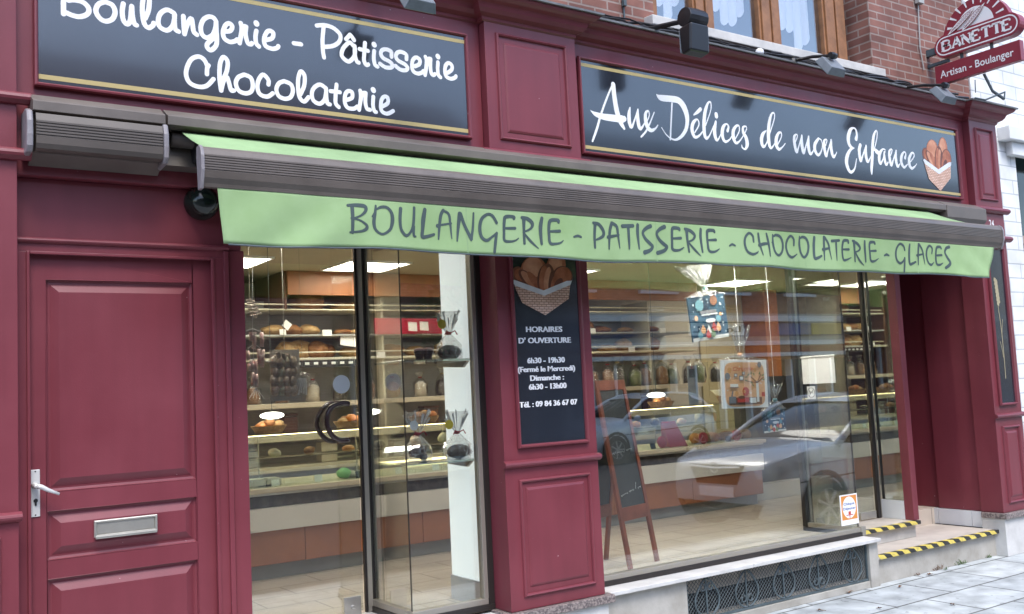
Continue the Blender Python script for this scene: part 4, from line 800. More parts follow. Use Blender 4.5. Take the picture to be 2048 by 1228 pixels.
for k in range(9):
    t = math.radians(12+k*19.5); a0, a1 = sr+.025, sr+.095
    c0, s0 = math.cos(t), math.sin(t); n_ = (-s0, c0)
    g.face([(XS+.011, fc_y+c0*a0+n_[0]*.005, sz0-.01+s0*a0+n_[1]*.005), (XS+.011, fc_y+c0*a1+n_[0]*.011, sz0-.01+s0*a1+n_[1]*.011), (XS+.011, fc_y+c0*a1-n_[0]*.011, sz0-.01+s0*a1-n_[1]*.011), (XS+.011, fc_y+c0*a0-n_[0]*.005, sz0-.01+s0*a0-n_[1]*.005)])
obj('sun_emblem', g, M_white, BS)
g = MB(); g2_ = MB()
for (a, b, wd) in (((fc_y+.25, sz0-.02), (fc_y-.015, sz0+.14), .021), ((fc_y+.12, sz0-.028), (fc_y-.11, sz0+.15), .021)):
    dy, dz = b[0]-a[0], b[1]-a[1]; l = math.hypot(dy, dz); ny, nz = -dz/l, dy/l
    def leaf(w, dx, gg):
        P = []
        for i in range(9): t = i/8; P.append((a[0]+dy*t+ny*w*math.sin(math.pi*t)**.8, a[1]+dz*t+nz*w*math.sin(math.pi*t)**.8))
        for i in range(7, 0, -1): t = i/8; P.append((a[0]+dy*t-ny*w*math.sin(math.pi*t)**.8, a[1]+dz*t-nz*w*math.sin(math.pi*t)**.8))
        gg.face([(XS+dx, *q) for q in P])
    leaf(wd+.006, -.002, g2_); leaf(wd, -.0026, g)
    for k in range(10):
        t = .12 + .075*k; cy, cz = a[0]+dy*t, a[1]+dz*t
        for sg in (-1, 1):
            e = (cy + (dy/l)*.028 + sg*ny*wd*.7*math.sin(math.pi*t), cz + (dz/l)*.028 + sg*nz*wd*.7*math.sin(math.pi*t))
            ystroke(g2_, [(cy, cz), e], .0035, .0032+.0001*k)
obj('wheat_white', g, M_white, BS); obj('wheat_outline', g2_, M_signred, BS)
# BANETTE in heavy slab serifs built from strokes; letters run from the wall outwards
SER = {'B': ("0,0 0,1 L;0,1 .45,.98 .6,.78 .42,.54 0,.53;0,.53 .5,.5 .68,.26 .5,.02 0,0", .72), 'A': ("0,0 .36,1;.36,1 .72,0 L;.15,.33 .58,.33", .78), 'N': ("0,0 0,1;0,1 .66,0 L;.66,0 .66,1", .76), 'E': ("0,0 0,1 L;0,1 .56,1 .56,.8;0,.52 .42,.52;0,0 .58,0 .6,.24", .68), 'T': ("-.0,.78 0,1 .7,1 .7,.78;.35,1 .35,0 L", .76)}
g = MB(); word = 'BANETTE'; tot = sum(SER[c_][1] for c_ in word) + .12*6; y_a, y_b = .072, -.545; hh = .088; zb_ = 4.392; cur = 0
for c_ in word:
    for s in SER[c_][0].split(';'):
        heavy = s.endswith('L'); tk = [tuple(float(v) for v in q.split(',')) for q in s.replace('L', '').split()]
        P = [(y_a + (y_b-y_a)*(cur+a)/tot, zb_+b*hh) for a, b in tk]
        if len(P) > 2 and c_ == 'B': P = [(q[0], q[1]) for q in [tuple(v)[:2] for v in spline([(p_[0], p_[1], 0) for p_ in P], 4)]]
        ystroke(g, P, .026 if heavy else .015, .0008 + .00004*(cur % 3))
    for (sx, sz) in {'B': ((0, 0), (0, 1)), 'A': ((0, 0), (.72, 0)), 'N': ((0, 0), (0, 1), (.66, 1)), 'E': ((0, 0), (0, 1)), 'T': ((.35, 0),)}[c_]:
        yc = y_a + (y_b-y_a)*(cur+sx)/tot; ystroke(g, [(yc+.017, zb_+sz*hh*(1) + (.004 if sz == 0 else -.004)), (yc-.017, zb_+sz*hh + (.004 if sz == 0 else -.004))], .009, .0012)
    cur += SER[c_][1] + .12
obj('lettering', g, M_white, BS)
g = MB(); qa, qb = sX(1868, 134), sX(2043, 122)
g.box(XS+.01, XS+.07, -.592, .172, 4.112, 4.283); obj('lower_plate', g, M_signred, BS, bevel=.003)
fnt('Artisan - Boulanger', .125, -.535, 4.165, .066, 0, M_white, BS, bold=.012, axis='y', X=XS+.009)
g = MB(); g.box(XS+.03, XS+.05, -.35, -.33, 4.284, 4.334); g.box(XS+.03, XS+.05, -.08, -.06, 4.284, 4.334); g.box(XS+.02, XS+.06, .158, .249, 4.40, 4.46); g.box(XS+.025, XS+.055, .05, .249, 4.30, 4.325); obj('bracket', g, M_iron, BS)
g = MB(); g.tube([tuple(at(1968, 148, X=XS+.1)), tuple(at(1985, 182, X=XS+.12)), tuple(at(2008, 198, X=XS+.1))], .013, 6); g.tube([tuple(at(2008, 198, X=XS+.1)), tuple(at(2010, 184, X=XS+.2)), tuple(at(1970, 200, X=XS-.1)), tuple(at(1950, 196, X=XS-.2))], .008, 6); g.tube([tuple(at(1950, 160, Y=.2)), tuple(at(1951, 185, Y=.2))], .005, 5); obj('stay', g, M_iron, BS)

# ================================================================ white painted house on the right
WH = thing('white_house', 'white painted brick house next door at the right edge', 'building', (11.5, .3, 0))
g = MB(); wl = at(2040, 420, Y=.24).x; zl = at(2030, 283, Y=.24).z
g.box(8.63, wl, .24, .5, .0, 8.0); g.box(wl, wl+1.3, .24, .5, zl+.12, 8.0); g.box(wl+1.3, 15, .24, .5, 0, 8.0); g.box(wl, wl+1.3, .24, .5, 0, 1.0); g.box(14.8, 15, .5, 6, 0, 8); g.box(8.63, 15, 6, 6.2, 0, 8); obj('wall', g, M_wbrick, WH)
g = MB(); g.box(wl-.28, wl+1.5, .12, .24, zl-.03, zl+.10); g.box(wl-.16, wl+1.4, .17, .24, zl-.16, zl-.031); obj('lintel', g, mat('white_trim', (.76, .78, .77), .7, var=.05, vs=4, bump=.2), WH, bevel=.006)
g = MB(); g.box(wl, wl+1.3, .40, .42, 1.0, zl+.12); obj('window', g, mat('dark_pane', (.03, .05, .055), .1), WH)
g = MB(); g.box(8.4, 15.2, .1, 6.3, 8.004, 8.2); obj('roof', g, MATS.get('zinc') or M_grey, WH)
LH = thing('left_house', 'plain brick house beside the bakery, left of the shopfront', 'building', (-4, .3, 0))
g = MB(); g.box(-9, -.92, .25, 6, 0, 8); obj('wall', g, M_brick, LH)
g = MB(); g.box(-3.4, -2.2, .20, .249, .9, 2.6); obj('window', g, M_dark, LH)
# ================================================================ inside the shop: ceiling lights, counter, shelves
E_panel = emis('light_panel', (1.0, .92, .79), 7.0)
def ceil_light(x, y, label):
    t = thing('ceiling_light', label, 'ceiling light', (x, y, 2.76), 'square ceiling lights in the shop')
    g = MB(); g.box(x-.285, x+.285, y-.285, y+.285, 2.762, 2.772); obj('diffuser', g, E_panel, t)
    g = MB()
    for a, b, c_, d_ in ((-.305, -.286, -.305, .305), (.286, .305, -.305, .305), (-.2855, .2855, -.305, -.286), (-.2855, .2855, .286, .305)): g.box(x+a, x+b, y+c_, y+d_, 2.755, 2.774)
    for k in (-1, 0, 1): g.box(x-.2855, x+.2855, y+k*.14-.004, y+k*.14+.004, 2.757, 2.7615)
    obj('frame', g, M_wwall, t)
for x, y, l in ((2.53, 3.18, 'square ceiling light just inside the left shop door, cut by the door post'), (3.79, 3.18, 'square ceiling light in front of the bread shelves, seen through the left glass door'), (5.92, 3.18, 'square ceiling light whose corner shows at the top left of the big window'), (8.85, 3.5, 'square ceiling light at the back right, behind the calendar bags'), (10.15, 2.9, 'square ceiling light seen through the right glass door'), (2.4, 1.35, 'unseen ceiling light added above the left glass door'), (4.2, 1.35, 'unseen ceiling light added above the chalkboard'), (6.0, 1.35, 'unseen ceiling light added above the hanging calendars'), (9.3, 1.8, 'unseen ceiling light added right of the glass door')): ceil_light(x, y, l)  # the front row is unseen, added to light the floor near the glass
def reflected_disc(u, v, Y, label):  # glowing disc built for a ceiling light's reflection in the counter glass
    c = at(u, v, Y=Y); t = thing('reflection_disc', label, 'lamp', tuple(c), 'discs standing for reflected ceiling lights')
    g = MB(); g.blob((c.x, c.y, c.z), .088, .088, .026, 0, 0, 20, 8); obj('glow_ellipse', g, MATS.get('opal') or emis('opal', (1, .96, .86), 3.5), t, smooth=True)
    g = MB(); g.tube([(c.x, c.y, c.z+.026), (c.x, c.y, 2.774)], .0025, 5); obj('added_cord', g, M_iron, t)
MATS['opal'] = emis('opal', (1, .96, .86), 3.5)
reflected_disc(544, 831, 2.35, 'glowing disc for a reflected ceiling light, left of the curved door handle')
reflected_disc(738, 824, 2.35, 'glowing disc for a reflected ceiling light, half behind the door post')
reflected_disc(1312, 790, 2.35, 'glowing disc for a reflected ceiling light above the reflected car')
# display counter
CT = thing('display_counter', 'long bakery counter with white band, orange panels and glass case', 'counter', (4.7, 2.4, .36))
def cb(nm, x0, x1, y0, y1, z0, z1, m, par=CT, bev=.003): g = MB(); g.box(x0, x1, y0, y1, z0, z1); return obj(nm, g, m, par, bevel=bev)
M_wband = mat('white_laminate', (.66, .63, .58), .4, var=.04, vs=2); M_plinth = mat('grey_plinth', (.26, .27, .27), .4, var=.1, vs=4)
M_trim = mat('dark_marble', (.10, .085, .075), .18, col2=(.05, .042, .038), vs=18)
CX0, CX1 = 1.75, 7.52
cb('plinth', CX0, CX1-.03, 2.16, 2.8, .3605, .465, M_plinth)
for k in range(6):
    a = CX0 + (CX1-CX0)*k/6; b = CX0 + (CX1-CX0)*(k+1)/6
    cb('orange_panel', a+.002, b-.002, 2.10, 2.16, .466, .70, M_orange)
cb('carcass', CX0, CX1, 2.162, 2.80, .467, .955, M_grey)
cb('white_band', CX0, CX1, 2.07, 2.161, .702, .862, M_wband)
cb('dark_band', CX0, CX1, 2.10, 2.161, .864, .948, M_trim)
cb('metal_edge', CX0, CX1, 2.06, 2.161, .949, .966, M_steel)
cb('counter_top', CX0, CX1+.02, 2.04, 2.82, .967, 1.0, M_cream)
g = MB(); g.prism([(2.10, 1.002), (2.112, 1.002), (2.232, 1.36), (2.22, 1.365)], 'x', CX0, CX1); obj('case_front_glass', g, M_vit, CT)
g = MB(); g.box(CX0, CX1, 2.225, 2.72, 1.366, 1.376); obj('case_top_glass', g, M_vit, CT)
g = MB(); g.box(CX0, CX1, 2.42, 2.72, 1.18, 1.188); obj('case_shelf_glass', g, M_vit, CT)
g = MB()
for k in range(8):
    x = CX0+.03+(CX1-CX0-.06)*k/7; g.tube([(x, 2.70, 1.0), (x, 2.70, 1.366)], .006, 6)
obj('case_post', g, M_steel, CT)
g = MB(); g.box(CX0+.05, CX1-.05, 2.66, 2.70, 1.345, 1.362); obj('case_light', g, emis('case_tube', (1, .72, .38), 5), CT)
CT2 = thing('display_counter', 'end section of the counter seen through the right glass door', 'counter', (9.7, 2.4, .36))
for nm, y0, y1, z0, z1, m in (('plinth', 2.16, 2.8, .3605, .49, M_plinth), ('orange_panel', 2.10, 2.8, .492, .71, M_orange), ('white_band', 2.07, 2.8, .712, .90, M_wband), ('dark_band', 2.10, 2.8, .902, .96, M_trim), ('counter_top', 2.04, 2.82, .962, 1.0, M_cream)): cb(nm, 8.85, 10.4, y0, y1, z0, z1, m, CT2)
g = MB(); g.box(7.53, 8.84, 2.30, 2.42, .3605, .52); tag(obj('tiled_kerb', g, M_wtile, bevel=.003), 'low tiled kerb between the two counters', 'kerb')
g = MB(); g.box(7.60, 8.84, 2.42, 2.50, .521, 1.62); g.box(7.60, 8.84, 2.415, 2.419, .6, 1.5); tag(obj('dark_screen', g, mat('dark_screen', (.05, .045, .045), .5), bevel=.004), 'dark panelled screen right of the counter end', 'screen')
# back shelving
SH = thing('bread_shelves', 'wide wall shelving for bread with orange brown pelmet', 'shelving', (5.6, 3.9, .36))
cb('back_panel', 2.98, 8.3, 4.20, 4.24, .40, 2.55, M_grey, SH)
g = MB(); g.box(2.6, 8.3, 3.80, 4.30, .3605, 1.0); obj('base_cabinet', g, M_grey, SH)
cb('side_panel', 3.215, 3.24, 3.68, 4.44, 2.42, 2.772, M_dkwood, SH)
cb('side_panel', 2.70, 2.74, 3.70, 4.44, .3605, 2.772, M_dkwood, SH)
g = MB(); g.box(1.665, 2.69, 4.38, 4.44, .3605, 2.772); obj('panelled_wall', g, M_dkwood, SH)
PELX = at(1392, 575, Y=3.67).x
cb('pelmet', 3.241, PELX, 3.655, 3.68, 2.555, 2.772, M_pel, SH)
M_rail = mat('pale_rail', (.62, .58, .46), .4)
for z, th, m, y0 in ((2.43, .012, M_rail, 3.68), (2.20, .018, M_grey, 3.70), (1.985, .022, M_rail, 3.66), (1.585, .045, M_cream, 3.60), (1.30, .05, M_cream, 3.62), (1.035, .05, M_cream, 3.62)):
    cb('shelf', 2.745, 8.28, y0, 4.198, z-th, z, m, SH)
for z in (2.47, 2.035):
    g = MB(); g.tube([(2.80, 3.69, z), (8.25, 3.69, z)], .007, 6); obj('rail', g, M_rail, SH)
for x in (4.2, 5.4, 6.6, 7.6): cb('upright', x-.012, x+.012, 3.72, 4.19, 1.0, 2.55, M_rail, SH)
# bread: every loaf a thing
LOAF = 'loaves on the bread shelves'
def loaf(x, y, z, rx, ry, rz, m, label, seed, rot=0.0, group=LOAF, name='bread_loaf', cat='bread', slash=0):
    g = MB(); g.blob((0, 0, rz*.86), rx, ry, rz, .22, seed, 16, 10)
    for v in g.bm.verts:
        if v.co.z < .004: v.co.z = .002
        for s in range(slash):
            u = (v.co.x/rx*1.2 - (s-slash/2+.5)*.7)
            if abs(u) < .16 and v.co.z > rz: v.co.z -= rz*.16
    o = obj(name, g, m, smooth=True); o.location = (x, y, z); o.rotation_euler = (0, 0, rot); tag(o, label, cat, group); return o
for i, (u, w, h, m, lab) in enumerate(((575, .115, .085, M_bread2, 'large round crusty loaf at the left end of the middle bread shelf'), (606, .13, .10, M_bread2, 'tallest floured loaf on the middle bread shelf'), (634, .11, .085, M_bread, 'brown loaf leaning against the tall floured loaf'), (655, .10, .075, M_bread, 'dark rounded loaf just left of the price card'), (700, .13, .06, M_bread2, 'flat pale loaf under the price card'))):
    p = at(u, 707, Y=3.86); loaf(p.x, 3.86+.05*(i % 2), 1.986, w, .10, h, m, lab, i+3, .3*i)
p = at(636, 598, Y=3.9); loaf(p.x-.1, 3.95, 2.431, .17, .15, .105, M_bread, 'big round country loaf on the top shelf under the pelmet', 21)
loaf(p.x+.30, 3.95, 2.431, .16, .13, .05, M_bread2, 'flat floured loaf on the top shelf beside the round country loaf', 22)
rr_ = random.Random(5)
for i, (u, lab) in enumerate(((548, 'first small loaf at the left of the second shelf'), (585, 'dark small loaf near the white price triangle'), (620, 'small round roll pile loaf in the middle of the second shelf'), (688, 'broad pizza coloured flat bread on the second shelf'), (715, 'flat bread by the door post on the second shelf'))):
    p = at(u, 660, Y=3.85); loaf(p.x, 3.88, 2.201, .12, .10, .055 if i < 3 else .03, M_bread if i % 2 else M_bread2, lab, 30+i, rr_.random())
def card(u, v, Y, w, h, label, m, frame=None, roll=0.0, name='price_card', cat='card', group='cards on the shelves', x=None):
    p = at(u, v, Y=Y); g = MB(); g.box(-w/2, w/2, 0, .004, -h/2, h/2)
    if frame: g.rects(-w/2-.012, w/2+.012, -h/2-.012, h/2+.012, [(0, .001), (0, .006), (.012, .006), (.012, .001)], 0, fill=False)
    o = obj(name, g, m, bevel=0); o.location = p; o.rotation_euler = (math.radians(-8), roll, 0); tag(o, label, cat, group)
    if frame:
        for pgn in o.data.polygons:
            pgn.material_index = 1 if pgn.center.y < -.0001 else 0
        o.data.materials.append(frame)
    return o
ORD = ('first', 'second', 'third', 'fourth', 'fifth', 'sixth', 'seventh', 'eighth', 'ninth', 'tenth', 'eleventh', 'twelfth')
rr_ = random.Random(15)
for sh, z, nm in ((0, 2.201, 'second'), (1, 1.986, 'third')):
    for i in range(12):
        x = 4.35 + i*.30 + rr_.uniform(-.04, .04)
        if any(abs(x-u_) < .08 for u_ in (4.2, 5.4, 6.6, 7.6)): x += .1
        loaf(x, 3.84+rr_.uniform(-.03, .06), z, rr_.uniform(.09, .14), rr_.uniform(.08, .11), rr_.uniform(.035, .085), M_bread if rr_.random() < .5 else M_bread2, '%s loaf from the left in the right hand part of the %s bread shelf' % (ORD[i], nm), 100+sh*20+i, rr_.uniform(-.6, .6))
card(697, 682, 3.72, .17, .10, 'tilted black framed price card on the bread', M_paper, M_black, .14)
card(574, 650, 3.70, .07, .07, 'white pointed price card among the small loaves', M_paper, None, .7)
card(566, 664, 3.69, .06, .05, 'small square white card at the shelf edge left of the loaves', M_paper)
for i, (u, v, lab, m) in enumerate(((825, 653, 'white recipe card in the red display behind the showcase', M_paper), (848, 652, 'right hand white card in the red display behind the showcase', M_paper))):
    card(u, v, 3.6, .10, .09, lab, m, M_redp, .05)
g = MB(); p = at(805, 668, Y=3.66); g.box(p.x-.3, p.x+.45, 3.64, 3.66, p.z, p.z+.15); tag(obj('red_display', g, M_redp, bevel=.004), 'red cardboard display strip behind the white cards', 'display')
g = MB(); p = at(645, 727, Y=3.63); g.box(p.x-.42, p.x+.44, 3.625, 3.632, p.z-.032, p.z+.032)
for k in range(9): g.box(p.x-.34+k*.085, p.x-.30+k*.085, 3.621, 3.6248, p.z-.008, p.z+.014)
o = tag(obj('price_rail', g, M_black), 'black price strip with small white prices below the bread', 'price strip'); o.data.materials.append(M_paper)
for pg in o.data.polygons: pg.material_index = 1 if pg.center.y < 3.6249 else 0
# bags of biscuits on the cream shelf (right half) and goods lower down
def bag(x, y, z, w, h, m, label, seed, group, name='biscuit_bag', cat='bag'):
    t = thing(name, label, cat, (x, y, z), group); rg = random.Random(seed)
    g = MB(); prof = [(w*.5, 0), (w*.56, h*.2), (w*.53, h*.55), (w*.28, h*.72), (w*.10, h*.78), (w*.30, h*.93), (w*.36, h)]
    g.lathe(prof, (x, y, z), 12, jit=.25, seed=seed); obj('wrapper', g, M_cello, t, smooth=True)
    g = MB(); g.lathe([(w*.44, .004), (w*.48, h*.2), (w*.44, h*.5), (w*.12, h*.62)], (x, y, z), 10, jit=.3, seed=seed+5); obj('contents', g, m, t, smooth=True)
    g = MB(); g.lathe([(w*.13, h*.76), (w*.16, h*.78), (w*.13, h*.80)], (x, y, z), 8); obj('ribbon', g, M_redp if seed % 3 else M_gold, t)
M_orangep = mat('glazed_pastry', (.62, .26, .06), .35, col2=(.42, .13, .03), vs=14)
M_bisc = mat('biscuit', (.34, .17, .07), .7, col2=(.17, .07, .03), vs=30); M_herb = mat('green_pack', (.20, .26, .07), .5, col2=(.10, .12, .04), vs=25)
WHERE = ['behind the chalkboard top', 'right of the chalkboard', 'above the glowing disc', 'left of the number poster', 'right of the number poster', 'behind the round edged calendar']
for k in range(10):
    u = 1188 + k*27 + (4 if k % 2 else -3); p = at(u, 768, Y=3.74)
    bag(p.x, 3.76, 1.586, .15, .30 + .05*((k*7) % 3)/2, (M_bisc, M_bread, M_choc, M_herb)[k % 4 if k < 6 else 3 - k % 2], 'bag of %s %s, %s' % (('biscuits', 'rolls', 'chocolates', 'green sweets')[k % 4 if k < 6 else 3 - k % 2], WHERE[min(5, k//2 + (1 if k > 5 else 0))], 'left one of two' if k % 2 == 0 else 'right one of two'), 40+k, 'bags on the cream wall shelf')
for k in range(9):
    x = 2.95 + k*.28; bag(x, 3.80 + .05*(k % 2), 1.586, .13, .24 + .04*((k*5) % 3)/2, (M_bread, M_bisc, M_cream, M_choc)[k % 4], '%s bag of %s from the left on the shelf behind the left door' % (ORD[k], ('rolls', 'biscuits', 'sweets', 'chocolates')[k % 4]), 80+k, 'bags on the cream shelf behind the left door')
for k in range(10):
    x = 3.1 + k*.52; z = (2.0, 2.215)[k % 2]; g = MB(); g.box(-.045, .045, -.002, .003, -.028, .028); o = obj('shelf_label', g, M_paper); o.location = (x, 3.652 if k % 2 == 0 else 3.69, z-.004); tag(o, '%s small white price label from the left on the %s bread shelf edge' % (ORD[k//2], ('third', 'second')[k % 2]), 'label', 'price labels on the shelf edges')
for k in range(7):
    x = 2.6 + k*.66; t = thing('bread_tray', '%s wicker tray of rolls from the left on top of the counter case' % ORD[k], 'tray', (x, 2.47, 1.377), 'trays on the counter case')
    g = MB(); g.lathe([(.10, .0), (.13, .045), (.135, .05), (.12, .045), (.09, .008)], (x, 2.47, 1.377), 16); obj('tray', g, MATS.get('tray_wicker') or mat('tray_wicker', (.36, .20, .09), .7, var=.3, vs=60), t)
    for q in range(5): g = MB(); g.blob((x-.07+.035*q, 2.47+.035*(q % 2)-.02, 1.425+.012*(q % 3)), .045, .035, .03, .15, q+k, 10, 6); obj('roll', g, (M_orangep, M_bread2, M_bread)[(q+k) % 3], t, smooth=True)
GOODS = 'boxes and jars on the lower wall shelves'
for k in range(14):
    x = 2.9 + k*.36; z = 1.302 if k % 2 else 1.037; w = .10 + .03*(k % 3)
    g = MB(); g.box(-w/2, w/2, -.06, .06, .002, .14 + .02*(k % 4)); g.box(-w/2-.004, w/2+.004, -.064, .064, .15+.02*(k % 4), .17+.02*(k % 4))
    o = obj('storage_box', g, (M_grey, M_dkwood, M_cream, M_plinth)[k % 4], bevel=.006); o.location = (x, 3.78, z)
    tag(o, '%s lidded box on the %s back shelf, number %s from its left end' % (('grey', 'brown', 'cream', 'dark grey')[k % 4], 'upper' if k % 2 else 'lower', ('one', 'two', 'three', 'four', 'five', 'six', 'seven')[k//2]), 'box', GOODS)
# pastries and bits on the counter
PST = 'pastries in the counter case'
def pastry(u, v, label, m, s=.07, seed=0, Y=2.3, flat=.6):
    p = at(u, v, Y=Y); loaf(p.x, Y, 1.002, s, s*.7, s*flat, m, label, seed, .4*seed, PST, 'pastry', 'pastry')
for k, (u, l) in enumerate(((1392, 'glazed pastry right of the red pyramid stand'), (1408, 'glazed pastry between the two red discs'), (1426, 'golden pastry left of the second red disc'), (1452, 'golden pastry below the bread basket'), (1470, 'golden bun under the calendar corner'), (1490, 'last glazed bun near the end of the counter'))): pastry(u, 892, l, M_orangep if k % 2 == 0 else M_bread, .085, 50+k)
rr_ = random.Random(16); CK = [M_choc, M_cream, M_orangep, M_pink, M_bread]
for i in range(18):
    x = 2.05 + i*.30; loaf(x, 2.50+.06*(i % 2), 1.189, .05, .045, rr_.uniform(.025, .05), CK[(i*3) % 5], '%s %s cake from the left %s of the glass case shelf' % (ORD[i % 9], ('chocolate', 'pink', 'cream', 'golden', 'glazed')[(i*2) % 5] if False else ('chocolate', 'cream', 'glazed', 'pink', 'golden')[(i*3) % 5], 'in the left half' if i < 9 else 'in the right half'), 200+i, rr_.random(), 'cakes on the case shelf', 'cake', 'cake')
for i in range(16):
    x = 2.2 + i*.33; g = MB(); g.hexa([(-.03, -.002, 0), (.03, -.002, 0), (.03, .006, 0), (-.03, .006, 0), (-.03, .012, .05), (.03, .012, .05), (.03, .018, .05), (-.03, .018, .05)]); o = obj('price_tag', g, M_paper if i % 3 else M_black); o.location = (x, 2.17, 1.0015); tag(o, '%s small %s price tag from the left inside the counter case, %s' % (ORD[i % 8], 'white' if i % 3 else 'black', 'left part' if i < 8 else 'right part'), 'price tag', 'price tags in the counter case')
pastry(688, 955, 'green iced cake in the case beneath the door handle', mat('green_icing', (.25, .55, .18), .5), .06, 60, 2.25, .7); pastry(705, 956, 'pale cream cake beside the green iced cake', M_cream, .055, 61, 2.25, .5)
for k, (u, v, l, w) in enumerate(((511, 968, 'cream cake box at the left end of the counter case', .13), (545, 972, 'second cream cake box in the counter case', .11), (527, 976, 'dark tray between the cream cake boxes', .12))):
    p = at(u, v, Y=2.22); g = MB(); g.box(p.x-w/2, p.x+w/2, 2.18, 2.30, 1.002, 1.05 if k < 2 else 1.02); g.box(p.x-w/2+.01, p.x+w/2-.01, 2.19, 2.29, 1.051 if k < 2 else 1.021, 1.06 if k < 2 else 1.03); tag(obj('cake_box', g, M_cream if k < 2 else M_black, bevel=.004), l, 'box', 'cake boxes in the counter case')
p = at(1348, 880, Y=2.2); t = thing('pyramid_stand', 'red see-through pyramid stand on the counter', 'stand', (p.x, 2.2, 1.002))
g = MB(); g.hexa([(p.x-.10, 2.14, 1.002), (p.x+.12, 2.14, 1.002), (p.x+.12, 2.26, 1.002), (p.x-.10, 2.26, 1.002), (p.x-.15, 2.19, 1.24), (p.x+.02, 2.19, 1.24), (p.x+.02, 2.21, 1.24), (p.x-.15, 2.21, 1.24)]); obj('plate', g, M_redp, t, bevel=.004)
for u, l in ((1330, 'red disc ornament left of the pyramid stand'), (1413, 'red disc ornament among the pastries'), (1480, 'red disc ornament near the counter end')):
    p = at(u, 884, Y=2.12); g = MB(); g.lathe([(.03, -.012), (.055, -.008), (.055, .008), (.03, .012)], (0, 0, .056), 18, axis='y'); o = obj('red_disc', g, M_redp, smooth=False); o.location = (p.x, 2.16, 1.002); tag(o, l, 'ornament', 'red discs on the counter')
p = at(1466, 838, Y=2.45); t = thing('bread_basket', 'basket lined with paper and filled with rolls on top of the counter case', 'basket', (p.x, 2.45, 1.377))
g = MB(); g.lathe([(.13, 0), (.16, .08), (.165, .085), (.15, .08), (.12, .01)], (p.x, 2.45, 1.377), 18); obj('bowl', g, mat('wicker', (.36, .20, .09), .7, var=.3, vs=60), t)
for k in range(5): g = MB(); g.blob((p.x-.09+.045*k, 2.45+.03*(k % 2), 1.47+.012*(k % 3)), .055, .045, .045, .15, k, 10, 7); obj('roll', g, M_orangep if k % 2 else M_bread2, t, smooth=True)
g = MB(); rr_ = random.Random(3)
g.lathe([(.15, .06), (.19, .12), (.20, .13)], (p.x, 2.45, 1.377), 14, jit=.3); obj('paper_liner', g, M_paper, t)
# poster with a number, pinned on the counter front glass
p = at(1386, 772, Y=2.6); t = thing('number_poster', 'tall blue grey poster with the number 01 standing on the counter', 'poster', (p.x, 2.6, 1.38))
a, b = at(1374, 732, Y=2.6), at(1398, 812, Y=2.6); g = MB(); g.box(a.x, b.x, 2.6, 2.606, 1.378, a.z); obj('sheet', g, mat('poster_blue', (.16, .20, .27), .6, col2=(.30, .34, .38), vs=9), t)
fnt('01', a.x+.05, b.x-.05, 1.66, .11, 2.5985, M_redp, t); g = MB(); g.box(a.x+.02, b.x-.02, 2.5975, 2.5995, a.z-.12, a.z-.03); obj('title_block', g, M_teal, t)
g = MB(); p = at(1520, 565, Y=4.2); g.box(p.x-.12, p.x+.14, 4.05, 4.44, .3605, 2.77); tag(obj('brown_pillar', g, M_pel, bevel=.01), 'orange brown wooden pillar at the back right of the shop', 'pillar')
p0, p1 = at(1393, 545, Y=4.4), at(1478, 550, Y=4.4); t = thing('back_door', 'plain cream door with moulded frame in the back wall', 'door', ((p0.x+p1.x)/2, 4.44, .36))
g = MB(); g.rects(p0.x, p1.x, .37, 2.60, [(0, .002), (0, .03), (.05, .03), (.06, .01), (.12, .01), (.13, .02), (.15, .02), (.16, .005)], 4.445); obj('leaf', g, mat('cream_paint', (.44, .37, .22), .6), t)
# ================================================================ things in and on the shop windows
g = MB(); g.box(3.046, 3.0705, .246, .60, .505, 2.70); tag(obj('showcase_lining', g, emis('glowing_lining', (.93, .98, 1.0), .28), bevel=.002), 'white side panel of the narrow showcase with an added glow', 'panel')  # the lining is no lamp; its bright white is put in as glow
g = MB(); g.box(3.040, 3.0705, .246, .61, .3605, .503); tag(obj('showcase_skirting', g, M_wtile, bevel=.002), 'grey tile skirting at the foot of the white showcase lining', 'skirting')
g = MB(); g.box(3.072, 3.74, .30, .62, .3605, 2.77); tag(obj('inner_pier', g, M_beige), 'plastered back of the middle pilaster inside the shop', 'pier')
t = thing('added_showcase_lamp', 'small unseen spotlight added in the ceiling of the narrow showcase', 'lamp', (2.86, .42, 2.70))  # unseen lamp added to brighten the white lining
g = MB(); g.lathe([(.05, 0), (.05, .02)], (2.86, .42, 2.69), 16); obj('bulb', g, emis('added_showcase_bulb', (1, .97, .92), 200), t)
g = MB(); g.lathe([(.052, 0), (.065, -.004), (.065, .03), (.052, .03)], (2.86, .42, 2.685), 16); obj('ring', g, M_steel, t)
MATS['tube'] = emis('tube', (1, .95, .88), 110)  # for unseen lamps, added to brighten the calendars and hanging goods
for k, (x_, l) in enumerate(((4.75, 'left unseen lamp added inside the big window'), (5.45, 'middle unseen lamp added inside the big window'), (6.1, 'right unseen lamp added inside the big window'))):
    t = thing('added_lamp', l, 'lamp', (x_, .25, 2.46), 'unseen lamps added over the window goods'); g = MB(); g.box(x_-.2, x_+.2, .232, .262, 2.455, 2.465); obj('tube', g, MATS['tube'], t); g = MB(); g.box(x_-.22, x_+.22, .225, .27, 2.4655, 2.49); obj('housing', g, M_wwall, t)
    for sg in (-1, 1): g = MB(); g.tube([(x_+sg*.15, .248, 2.49), (x_+sg*.15, .248, 2.72)], .004, 6); obj('rod', g, M_steel, t)
